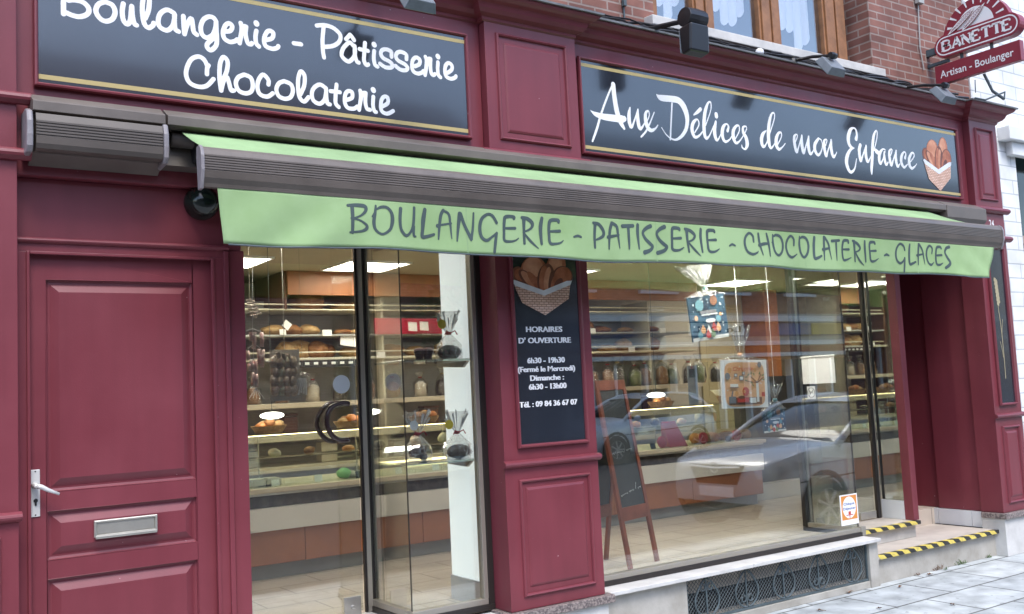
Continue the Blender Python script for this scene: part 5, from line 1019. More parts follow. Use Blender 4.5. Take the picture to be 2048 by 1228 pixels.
t = thing('added_lamp', 'unseen lamp added above the inside of the left glass door', 'lamp', (2.05, .72, 2.72), 'unseen lamps added over the window goods'); g = MB(); g.box(1.85, 2.25, .705, .735, 2.715, 2.725); obj('tube', g, MATS.get('tube') or emis('tube', (1, .95, .88), 110), t); g = MB(); g.box(1.83, 2.27, .70, .74, 2.7255, 2.745); obj('housing', g, M_wwall, t)  # added lamp, out of sight, brightens the sweets behind the door
zu, zl_ = at(930, 717, Y=.25).z, at(930, 918, Y=.25).z
for z, l in ((zu, 'upper glass shelf of the narrow showcase'), (zl_, 'lower glass shelf of the narrow showcase')):
    t = thing('glass_shelf', l, 'shelf', (2.8, .4, z), 'glass shelves in the showcase')
    g = MB(); g.box(2.575, 3.040, .225, .61, z-.012, z); obj('plate', g, M_shelfglass, t, bevel=.002)
    g = MB(); g.prism([(.24, z-.013), (.60, z-.013), (.60, z-.035), (.30, z-.05)], 'x', 3.0, 3.018); obj('bracket', g, M_cream, t)
def gift(u, v, Y, z, s, label, tagcol, choc, seed, flare=1.0, ribbon=None, tagdx=-.05):
    p = at(u, v, Y=Y); x = p.x; t = thing('gift_bag', label, 'gift bag', (x, Y, z), 'chocolate gifts in the showcase')
    g = MB(); prof = [(.075*s, .001), (.088*s, .04*s), (.075*s, .09*s), (.035*s, .14*s), (.013*s, .165*s), (.03*s, .20*s), (.055*s*flare, .25*s), (.075*s*flare, .30*s)]
    g.lathe(prof, (x, Y, z), 22, jit=.38, seed=seed); obj('cellophane', g, M_cello, t, smooth=False)
    g = MB()
    for k in range(9):
        a = k*.7+seed; q0 = (x+.013*s*math.cos(a), Y+.013*s*math.sin(a), z+.165*s); q1 = (x+.08*s*flare*math.cos(a), Y+.05*s*math.sin(a), z+(.28+.03*math.sin(k*2.1))*s); n_ = (.008*s*math.sin(a), .008*s*math.cos(a))
        g.face([q0, (q1[0]-n_[0], q1[1]-n_[1], q1[2]), (q1[0]+n_[0], q1[1]+n_[1], q1[2]+.01)])
    obj('glint_sliver', g, MATS.get('fold') or mat('fold', (.75, .76, .78), .15, spec=.8), t)  # pale slivers: highlights of the cellophane put into the colour
    g = MB(); choc(g, x, Y, z, s); obj('chocolate', g, M_choc, t, smooth=True)
    g = MB(); g.lathe([(.014*s, .155*s), (.02*s, .165*s), (.014*s, .175*s)], (x, Y, z), 10)
    for sg in (-1, 1): g.tube([(x, Y-.015*s, z+.165*s), (x+sg*.03*s, Y-.03*s, z+.18*s), (x+sg*.045*s, Y-.03*s, z+.155*s)], .004*s, 5)
    obj('ribbon', g, ribbon or M_redp, t)
    if tagcol:
        g = MB(); g.lathe([(.030*s, -.001), (.030*s, .001)], (x+tagdx*s, Y-.05*s, z+.22*s), 18, axis='y'); obj('tag', g, tagcol, t)
def egg(g, x, Y, z, s): g.blob((x, Y, z+.045*s), .085*s, .05*s, .048*s, .06, 2, 18, 10)
def fish(g, x, Y, z, s): g.blob((x, Y-.01, z+.045*s), .088*s, .03*s, .045*s, .1, 5, 18, 10)
def small(g, x, Y, z, s):
    for k in range(5): g.blob((x+.035*s*math.cos(k*1.3), Y+.03*s*math.sin(k*1.3), z+.025*s+.012*k*s), .03*s, .03*s, .024*s, .1, k, 10, 6)
gift(899, 712, .38, zu+.001, .95, 'cellophane bag with a chocolate egg and yellow tag on the upper glass shelf', M_yel, egg, 3, tagdx=-.075)
gift(837, 912, .40, zl_+.001, .95, 'cellophane bag with white tag on the lower glass shelf, nearer the corner', M_paper, small, 7, 1.15)
gift(916, 908, .34, zl_+.001, .92, 'cellophane bag with large chocolate half egg and yellow tag on the lower shelf', M_yel, fish, 12, tagdx=-.085)
for k, (u, l) in enumerate(((839, 'left chocolate cup with pink top on the upper glass shelf'), (856, 'right chocolate cup with pink top on the upper glass shelf'))):
    p = at(u, 716, Y=.42); t = thing('chocolate_cup', l, 'sweet', (p.x, .42, zu), 'chocolate cups on the upper shelf')
    g = MB(); g.lathe([(.026, .001), (.024, .02), (.034, .055), (.03, .06)], (p.x, .42, zu), 14); obj('cup', g, M_choc, t, smooth=True)
    g = MB(); g.blob((p.x, .42, zu+.064), .034, .034, .014, .1, k, 12, 6); obj('topping', g, M_pink, t, smooth=True)
# hangings behind the left glass door
GY = .80
p = at(510, 770, Y=GY); t = thing('candy_garland', 'hanging mobile of striped pink candy sticks behind the left door', 'garland', (p.x, GY, 2.0))
def gq(u, v, dy=0): q = at(480+u/5.115, 580+v/5.115, Y=GY+dy); return (q.x, q.y, q.z)
g = MB()
for a, b, c_ in (((60, 420), (130, 400), (232, 440)), ((80, 600), (150, 560), (230, 620)), ((90, 760), (150, 700), (300, 735))): g.tube(spline([gq(*a), gq(*b), gq(*c_)], 5), .003, 5)
g.tube([gq(128, -300), gq(130, 400), gq(150, 1000)], .002, 4)
for k in range(5): g.tube([gq(165, 1000), gq(95+k*38, 1110)], .0018, 4)
obj('string', g, M_paper, t)
for a, b in (((110, 430), (115, 520)), ((150, 430), (140, 600)), ((220, 430), (222, 580)), ((75, 620), (85, 720)), ((190, 600), (200, 760)), ((235, 610), (225, 790)), ((120, 720), (130, 830)), ((160, 720), (160, 860)), ((90, 750), (90, 830)), ((130, 840), (135, 980)), ((165, 860), (165, 985))):
    g = MB(); g.tube([gq(*a), gq((a[0]+b[0])/2+4, (a[1]+b[1])/2), gq(*b)], .0115, 7); obj('candy_stick', g, M_pink, t, smooth=True)
g = MB(); P = []
for k in range(60): s = k/59; q = Vector(gq(95+70*s, 90+165*s)); P.append((q.x+.032*(.4+s*.7)*math.cos(s*34), GY+.032*math.sin(s*34), q.z))
g.tube(P, .0045, 5); q = gq(100, 90); g.tube([q, (q[0], q[1], 2.77)], .0015, 4); q2 = gq(160, 265); g.blob(q2, .012, .012, .012, 0, 0, 8, 6)
tag(obj('spiral_ornament', g, MATS.get('silver') or mat('silver', (.55, .48, .42), .3, metal=.5)), 'silver spiral ornament hanging high behind the left door', 'ornament')
t = thing('bag_strip', 'hanging strip of small clear bags of nuts behind the left door', 'bags', (at(570, 760, Y=GY).x, GY, 2.0))
g = MB(); a = at(538, 700, Y=GY+.03); b = at(600, 800, Y=GY+.03); g.box(a.x, b.x, GY+.02, GY+.024, b.z, a.z); g.tube([((a.x+b.x)/2, GY+.022, a.z), ((a.x+b.x)/2, GY+.022, 2.77)], .002, 4); obj('hanger', g, mat('clear_card', (.50, .46, .40), .3), t)
k = 0
for r_ in range(4):
    for c_ in range(4):
        q = Vector(gq(345+c_*65+(r_ % 2)*12, 740+r_*95)); g = MB(); g.blob(tuple(q), .026, .016, .036, .25, k, 10, 7); k += 1; obj('nut_bag', g, mat('nut_%d' % k, (.62-.03*(k % 4), .54-.04*(k % 3), .42), .3, col2=(.40, .30, .20), vs=60) if k < 5 else MATS['nut_%d' % (1 + k % 4)], t, smooth=True)
for k in range(3):
    g = MB(); a = Vector(gq(395+k*50, 640+10*k)); g.tube([tuple(a), (a.x+.02, a.y, a.z-.09)], [.016, .008], 6); obj('paper_twist', g, M_cream, t)
t = thing('lollipop_bunch', 'bunch of clear wrapped lollipops hanging right of the nut bags', 'sweets', (at(605, 770, Y=GY).x, GY, 2.0))
for k in range(6):
    a, b = gq(540+k*28, 1050+(k % 3)*12, .02), gq(600+k*14, 900, .02); g = MB(); g.tube([a, b], .005, 5); obj('stick', g, M_paper, t)
q = Vector(gq(640, 930, .02)); g = MB(); g.blob(tuple(q), .05, .03, .055, .4, 4, 12, 8); g.tube([(q.x, q.y, q.z+.05), (q.x, q.y, 2.77)], .0015, 4); obj('wrapper', g, M_cello, t)
g = MB(); q = at(683, 768.5, Y=.653); rr0 = abs(at(700, 768.5, Y=.653).x-q.x); g.lathe([(rr0, 0), (rr0, -.0012)], (q.x, .6535, q.z), 32, axis='y'); tag(obj('round_sticker', g, mat('pale_blue_sticker', (.80, .86, .90), .5)), 'plain pale round sticker on the left glass door', 'sticker')
# advent calendars hanging in the big window
def cal(name, label, TL, TR, BR, BL, Y, knot, flare, art, back, depth=.012, loc=None):
    P = [at(*q, Y=Y) for q in (TL, TR, BR, BL)]; c = (P[0]+P[1]+P[2]+P[3])/4
    t = thing(name, label, 'calendar', tuple(c), 'calendars hanging in the big window')
    w = ((P[1]-P[0]).length + (P[2]-P[3]).length)/2; h = ((P[0]-P[3]).length + (P[1]-P[2]).length)/2
    ex = ((P[1]-P[0]) + (P[2]-P[3])).normalized(); ez = Vector((-ex.z, 0, ex.x))
    def L(a, b, dy=0): q = c + ex*(a*w) + ez*(b*h); return (q.x, Y+dy, q.z)
    g = MB(); g.hexa([L(-.5, -.5), L(.5, -.5), L(.5, -.5, depth), L(-.5, -.5, depth), L(-.5, .5), L(.5, .5), L(.5, .5, depth), L(-.5, .5, depth)]); obj('card', g, back, t)
    art(t, L, w, h)
    kp = at(*knot, Y=Y+.006); g = MB(); n_ = 28; rings = []
    for (kk, f_) in ((0, 0), (.55, .35), (.9, .8), (1, 1)):
        ring = []
        for i in range(n_):
            a = 2*math.pi*i/n_; e = Vector(L(.53*max(-1, min(1, 1.4*math.cos(a))), .5, .006+.03*math.sin(a))); q = Vector((kp.x+.014*math.cos(a), kp.y+.014*math.sin(a), kp.z))
            z_ = e.lerp(q, f_); z_ += Vector((0, .012*noise.noise(Vector((i*1.3, kk*4, 1))), .008*noise.noise(Vector((i*2.3, kk*3, 5)))))*math.sin(math.pi*f_); ring.append(g.bm.verts.new(z_))
        rings.append(ring)
    fp = [at(*q, Y=Y+.006) for q in flare]
    for f_ in (.45, 1.0):
        ring = []
        for i in range(n_):
            a = 2*math.pi*i/n_; s_ = .5+.5*math.cos(a); e = fp[0].lerp(fp[1], s_) + Vector((0, .05*math.sin(a), .05*noise.noise(Vector((i*1.9, 3, 3))))); q = Vector((kp.x+.012*math.cos(a), kp.y+.012*math.sin(a), kp.z)); ring.append(g.bm.verts.new(q.lerp(e, f_) + Vector((0, .02*noise.noise(Vector((i*2.7, f_*3, 9)))*f_, 0))))
        rings.append(ring)
    for A, B in zip(rings, rings[1:]):
        for k in range(n_): g.bm.faces.new((A[k], A[(k+1) % n_], B[(k+1) % n_], B[k]))
    obj('cellophane', g, M_cello, t, smooth=False)
    g = MB()
    for k in range(7):
        s_ = (k+.5)/7; e = fp[0].lerp(fp[1], s_) + Vector((0, -.03, .02*math.sin(k*2))); dr = Vector((.006, 0, .002)); m_ = kp.lerp(e, .25+.1*(k % 3)); g.face([tuple(m_), tuple(m_.lerp(e, .6)-dr), tuple(m_.lerp(e, .75)+dr)])
    obj('cellophane_glint', g, MATS['fold'], t)  # highlights drawn as pale slivers
    g = MB(); g.lathe([(.013, -.014), (.02, 0), (.013, .014)], tuple(kp), 10); obj('tie', g, loc or M_redp, t); g = MB(); g.tube([tuple(kp+Vector((0, .0, .02))), (kp.x, kp.y, 2.70)], .0014, 4); obj('hanging_thread', g, M_paper, t)
    return t
M_p = [mat('art_%s' % n_, c_, .5) for n_, c_ in (('orange', (.72, .36, .14)), ('red', (.52, .06, .04)), ('white', (.8, .8, .78)), ('green', (.16, .24, .10)), ('brown', (.20, .09, .05)), ('peach', (.84, .47, .25)), ('grey', (.22, .22, .24)), ('sky', (.14, .30, .36)))]
def artmesh(t, name, items):
    g = MB(); k = 0
    for pts, mi in items:
        k += 1; f_ = g.face([(p_[0], p_[1]-.0006-.00012*k, p_[2]) for p_ in pts])
        if f_: f_.material_index = mi
    obj(name, g, M_p, t)
def disc(L, a, b, r_, w, h, n=12): return [L(a + r_*math.cos(2*math.pi*i/n), b + r_*(w/h)*math.sin(2*math.pi*i/n)) for i in range(n)]
def quad(L, a0, b0, a1, b1): return [L(a0, b0), L(a1, b0), L(a1, b1), L(a0, b1)]
def line(L, a0, b0, a1, b1, w_): dx, dy = a1-a0, b1-b0; l = math.hypot(dx, dy); nx, ny = -dy/l*w_/2, dx/l*w_/2; return [L(a0-nx, b0-ny), L(a1-nx, b1-ny), L(a1+nx, b1+ny), L(a0+nx, b0+ny)]
def art_night(t, L, w, h):
    rg = random.Random(2); I = []
    I.append((quad(L, -.49, -.5, .49, -.42), 2))
    for k in range(40): I.append((disc(L, rg.uniform(-.45, .45), rg.uniform(-.38, .47), rg.uniform(.008, .02), w, h, 7), 2))
    I += [(disc(L, .18, .38, .10, w, h), 4), (disc(L, -.22, .30, .11, w, h), 7), (disc(L, -.35, .02, .05, w, h), 5), (disc(L, .32, .05, .035, w, h), 0), (disc(L, .25, -.05, .07, w, h), 7)]
    I += [(quad(L, -.2, .06, .24, .09), 2), (quad(L, -.22, .10, .22, .17), 6), (disc(L, .03, -.07, .14, w, h*3.4), 2)]
    for k, (a, b, c_) in enumerate(((-.20, -.27, 0), (-.05, -.30, 2), (.10, -.24, 1), (.22, -.26, 5), (-.08, -.39, 1), (.05, -.38, 3), (-.30, -.37, 7))): I += [(disc(L, a, b, .065, w, h), c_), ([L(a-.05, b+.04), L(a+.05, b+.04), L(a, b+.14)], c_)]
    artmesh(t, 'night_picture', I)
def art_tree(t, L, w, h):
    I = [(pill2, 5) for pill2 in [[L(.44*math.copysign(abs(math.cos(a))**.35, math.cos(a)), -.01+.46*math.copysign(abs(math.sin(a))**.35, math.sin(a))) for a in [2*math.pi*i/40 for i in range(40)]]]]
    I.append((quad(L, -.36, -.43, .36, -.28), 4)); rg = random.Random(6)
    for k in range(10): I.append((disc(L, rg.uniform(-.4, .4), rg.uniform(-.2, .4), rg.uniform(.02, .05), w, h), 0))
    I += [(line(L, .27, -.38, .27, .06, .055), 2), (line(L, .27, .02, .12, .16, .02), 4), (line(L, .27, .02, .02, .06, .016), 4), (line(L, .27, .02, .42, .14, .018), 4), (line(L, .27, .03, .36, .2, .014), 4)]
    for a, b, q in ((.03, .14, .4), (.08, .19, .9), (.14, .22, 1.4), (.2, .2, 1.9), (.02, .07, -.2), (.33, .22, 1.2), (.40, .18, .6), (.41, .09, .2), (.14, .02, -.5), (.17, -.03, -.7)): I.append(([L(a+.032*math.cos(q)*math.cos(s_)-.014*math.sin(q)*math.sin(s_), b+.032*math.sin(q)*math.cos(s_)+.014*math.cos(q)*math.sin(s_)) for s_ in [2*math.pi*i/10 for i in range(10)]], 3))
    for a, b, q in ((-.20, .18, .035), (-.08, .12, .05), (-.03, .22, .032)): I += [(quad(L, a-q, b-q, a+q, b+q), 6), (quad(L, a-q*.6, b-q*.6, a+q*.6, b+q*.6), 2)]
    I += [(disc(L, -.38, .16, .055, w, h), 6), (disc(L, .33, .40, .045, w, h), 6), (quad(L, -.33, -.06, -.16, .0), 2), (quad(L, -.34, -.08, -.15, -.065), 6), (quad(L, -.37, -.40, -.22, -.26), 6), (line(L, -.31, -.26, -.28, -.14, .03), 6)]
    I += [(quad(L, -.19, -.38, .06, -.28), 1), (disc(L, -.10, -.28, .075, w, h*3), 4), (quad(L, .09, -.40, .22, -.29), 2), (quad(L, .35, -.27, .42, -.18), 1), (disc(L, .0, -.16, .07, w, h), 1), (disc(L, -.03, -.16, .03, w, h), 0)]
    for k in range(12): I.append((disc(L, rg.uniform(-.42, .42), rg.uniform(-.44, .42), .011, w, h, 6), 2))
    artmesh(t, 'tree_picture', I)
    a = L(-.26, .27); b = L(.20, .29); fnt('Christmas', a[0], b[0], a[2], .075*h*1.15, a[1]-.006, M_p[1], t, shear=.3)
cal('advent_calendar', 'dark blue snowy advent calendar in a cellophane bag, highest in the big window', (1376, 597), (1449, 586), (1457, 674), (1385, 684), .42, (1410, 577), ((1350, 533), (1424, 528)), art_night, M_teal, loc=MATS['art_sky'])
cal('advent_calendar', 'cream advent calendar with a tree picture and Christmas lettering in a cellophane bag', (1441, 721), (1530.6, 718.5), (1538.6, 815.5), (1446, 816), .40, (1480, 709), ((1458, 650), (1500, 652)), art_tree, M_paper, loc=MATS['art_orange'])
cal('advent_calendar', 'small blue advent calendar hanging lowest, right of the cream one', (1527, 824), (1569, 816), (1573, 862), (1526, 865), .42, (1550, 800), ((1536, 770), (1562, 768)), art_night, M_teal, loc=MATS['art_sky'])
# notices on the glass
q = [at(*p_, X=6.425) for p_ in ((1603, 716), (1668, 709.5), (1672, 766), (1611, 768))]
g = MB(); zt_, zb_ = (q[0].z+q[1].z)/2, (q[2].z+q[3].z)/2; g.box(6.421, 6.4245, q[1].y, q[0].y, zb_, zt_); g.tube([(6.420, q[1].y-.006, zt_), (6.420, q[0].y+.006, zt_)], .007, 8); tag(obj('paper_notice', g, M_paper), 'blank white paper notice rolled at the top on the return glass', 'notice')
q = [at(*p_, X=6.4245) for p_ in ((1615, 773), (1630, 772), (1631, 797), (1616, 799))]
t = thing('no_dogs_sticker', 'small square no dogs sticker below the paper notice', 'sticker', (6.4245, q[0].y, q[0].z)); y0, y1, z0, z1 = min(q[1].y, q[2].y), max(q[0].y, q[3].y), (q[2].z+q[3].z)/2, (q[0].z+q[1].z)/2
g = MB(); g.box(6.4225, 6.4245, y0, y1, z0, z1); obj('sheet', g, M_paper, t)
g = MB(); cy, cz, R_ = (y0+y1)/2, (z0+z1)/2, (z1-z0)*.38
g.tube([(6.422, cy+R_*.9*math.cos(2*math.pi*i/24), cz+R_*math.sin(2*math.pi*i/24)) for i in range(24)], .003, 4, closed=True); g.tube([(6.4215, cy-R_*.6, cz+R_*.65), (6.4215, cy+R_*.6, cz-R_*.65)], .003, 4)
obj('ban_ring', g, MATS['art_grey'], t); g = MB(); g.face([(6.4222, cy+a*R_, cz+b*R_) for a, b in ((-.5, -.4), (-.4, -.4), (-.35, 0), (.2, 0), (.25, -.4), (.35, -.4), (.4, .2), (.6, .35), (.4, .5), (.2, .2), (-.4, .2))]); obj('dog', g, MATS['art_grey'], t)
t = thing('voucher_sticker', 'orange and white Cheque Dejeuner sticker at the lower right of the big window', 'sticker', tuple(at(1698, 1022, Y=.187)))
q = [at(*p_, Y=.187) for p_ in ((1679, 991.5), (1713.5, 986), (1718, 1046), (1683.5, 1052.5))]
x0, x1, z0, z1 = (q[0].x+q[3].x)/2, (q[1].x+q[2].x)/2, (q[2].z+q[3].z)/2, (q[0].z+q[1].z)/2; w, h = x1-x0, z1-z0
g = MB(); g.box(x0, x1, .187, .1895, z0, z1); obj('sheet', g, M_white, t)
g = MB(); g.face([(x0+w*.06, .1865, z0+h*.17), (x1-w*.06, .1865, z0+h*.17), (x1-w*.06, .1865, z1-h*.04), (x0+w*.06, .1865, z1-h*.04)]); obj('orange_field', g, mat('voucher_orange', (.70, .27, .05), .4), t)
g = MB(); g.face([((x0+x1)/2+w*.38*math.cos(a), .1862, z0+h*.57+h*.36*math.sin(a)) for a in [2*math.pi*i/28 for i in range(28)]]); obj('oval', g, M_white, t)
M_vb = mat('voucher_blue', (.03, .10, .36), .5)
fnt('Chèque', x0+w*.18, x0+w*.80, z0+h*.655, h*.085, .1857, M_vb, t, bold=.02); fnt('Déjeuner', x0+w*.15, x0+w*.86, z0+h*.50, h*.085, .1857, M_vb, t, bold=.02)
g = MB()
for a0, a1, b0, b1 in ((.43, .57, .34, .44), (.30, .70, .31, .335), (.48, .52, .21, .31)): g.face([(x0+w*a0, .1855, z0+h*b0), (x0+w*a1, .1855, z0+h*b0), (x0+w*a1, .1855, z0+h*b1), (x0+w*a0, .1855, z0+h*b1)])
obj('glass_symbol', g, MATS['art_red'], t)
# chalkboard
t = thing('chalkboard', 'red framed folding chalkboard standing inside the big window', 'chalkboard', (4.43, .68, .36))
M_cw = mat('red_stained_wood', (.235, .058, .026), .4, var=.25, vs=9); M_slate = mat('chalk_slate', (.028, .030, .030), .6, col2=(.05, .052, .052), vs=6)
def lean(F0, F1, T0, T1, nm):
    F0, F1, T0, T1 = map(Vector, (F0, F1, T0, T1)); n_ = (F1-F0).cross(T0-F0).normalized()*.011
    def Q(a, b): return F0.lerp(F1, a).lerp(T0.lerp(T1, a), b)
    def bar(a0, b0, a1, b1, a2, b2, a3, b3, g): P = [Q(a0, b0), Q(a1, b1), Q(a2, b2), Q(a3, b3)]; g.hexa([tuple(p_-n_) for p_ in P] + [tuple(p_+n_) for p_ in P])
    g = MB(); bar(0, 0, .10, 0, .10, 1, 0, 1, g); bar(.90, 0, 1, 0, 1, 1, .90, 1, g); bar(.101, .245, .899, .245, .899, .315, .101, .315, g); bar(.101, .945, .899, .945, .899, 1, .101, 1, g); obj(nm, g, M_cw, t, bevel=.002)
    g = MB(); P = [Q(.101, .316), Q(.899, .316), Q(.899, .944), Q(.101, .944)]; g.hexa([tuple(p_-n_*.4) for p_ in P] + [tuple(p_+n_*.4) for p_ in P]); obj('slate', g, M_slate, t)
    return Q, n_
Q, n_ = lean((4.35, .48, .362), (4.71, .58, .362), (4.27, .645, 1.64), (4.62, .745, 1.64), 'front_frame'); lean((4.15, .80, .362), (4.51, .90, .362), (4.262, .675, 1.63), (4.612, .775, 1.63), 'back_frame')
M_chalk = mat('chalk', (.62, .62, .60), .9); g = MB(); rg = random.Random(8); sgn = 1 if (n_.y < 0) else -1
def chalk(a0, b0, a1, b1):
    P = [Q(a0+(a1-a0)*i/14, b0+(b1-b0)*i/14 + .006*math.sin(i*1.9)*(1 if i % 3 else -1)) + n_*sgn*.55 for i in range(15)]; g.tube([tuple(p_) for p_ in P], .0018, 4)
chalk(.16, .375, .40, .385); chalk(.45, .39, .62, .395); chalk(.68, .40, .72, .43); chalk(.76, .40, .86, .405); chalk(.14, .60, .55, .605); chalk(.62, .61, .80, .615); obj('chalk_writing', g, M_chalk, t)
# leaves and weeds outside
M_leaf = mat('dead_leaf', (.16, .08, .04), .8, var=.4, vs=30); M_weed = mat('weed_green', (.07, .13, .03), .7, var=.3, vs=20)
def leaf_mesh(s, seed):
    rg = random.Random(seed); g = MB(); n_ = 10; c = g.bm.verts.new((0, 0, .006)); R_ = []
    for i in range(n_): a = 2*math.pi*i/n_; q = s*(1 if i % 2 else .55)*rg.uniform(.8, 1.15); R_.append(g.bm.verts.new((q*math.cos(a), q*.7*math.sin(a), .004+.012*rg.random())))
    for i in range(n_): g.bm.faces.new((c, R_[i], R_[(i+1) % n_]))
    g.tube([(0, 0, .006), (s*1.3, .01, .004)], .0015, 4)
    return g
LV = [(1695, 1186, .05, 'curled brown leaf on the paving below the grille, largest of the leaves'), (1590, 1208, .035, 'pale leaf near the foot of the grille'), (1860, 1150, .028, 'tiny leaf on the paving under the lower step'), (1905, 1210, .025, 'small leaf far right on the light slabs'), (1640, 1222, .03, 'leaf on the bottom edge of the paving below the grille'), (1800, 1175, .022, 'small leaf between the grille corner and the lower step'), (1760, 1218, .02, 'small dark leaf at the bottom of the picture')]
for k, (u, v, s_, l) in enumerate(LV):
    p = at(u, v, Z=.002); o = obj('fallen_leaf', leaf_mesh(s_, k), M_leaf); o.location = p; o.rotation_euler = (0, 0, k*1.3); tag(o, l, 'leaf', 'fallen leaves on the pavement')
for k, (u, v, s_, l, br) in enumerate(((1850, 1138, .035, 'brown dried weed tuft at the foot of the lower step, leftmost', 1), (1830, 1150, .02, 'low brown debris tuft left of the dried weed', 1), (1922, 1130, .04, 'green weed tuft growing at the foot of the lower step', 0), (1978, 1116, .028, 'small green weed in the corner beside the right pilaster base', 0), (1892, 1140, .02, 'thin weed sprig between the brown and the green tuft', 0))):
    p = at(u, v, Z=.0); rg = random.Random(k+70); g = MB()
    for i in range(26):
        a = rg.uniform(0, 6.28); l_ = s_*rg.uniform(.6, 1.5); b = (rg.uniform(-.05, .05)*s_*28, rg.uniform(-.01, .01), .001); e = (b[0]+l_*.8*math.cos(a), b[1]+l_*.5*math.sin(a), l_*rg.uniform(.4, 1.1)); w_ = s_*.12
        g.face([b, (e[0]*.6+b[0]*.4+w_, e[1]*.6+b[1]*.4, e[2]*.7), e, (e[0]*.6+b[0]*.4-w_, e[1]*.6+b[1]*.4, e[2]*.7)])
    o = obj('weed_tuft', g, M_leaf if br else M_weed); o.location = (p.x, min(p.y, .075), .0); tag(o, l, 'weed', 'weeds along the lower step')
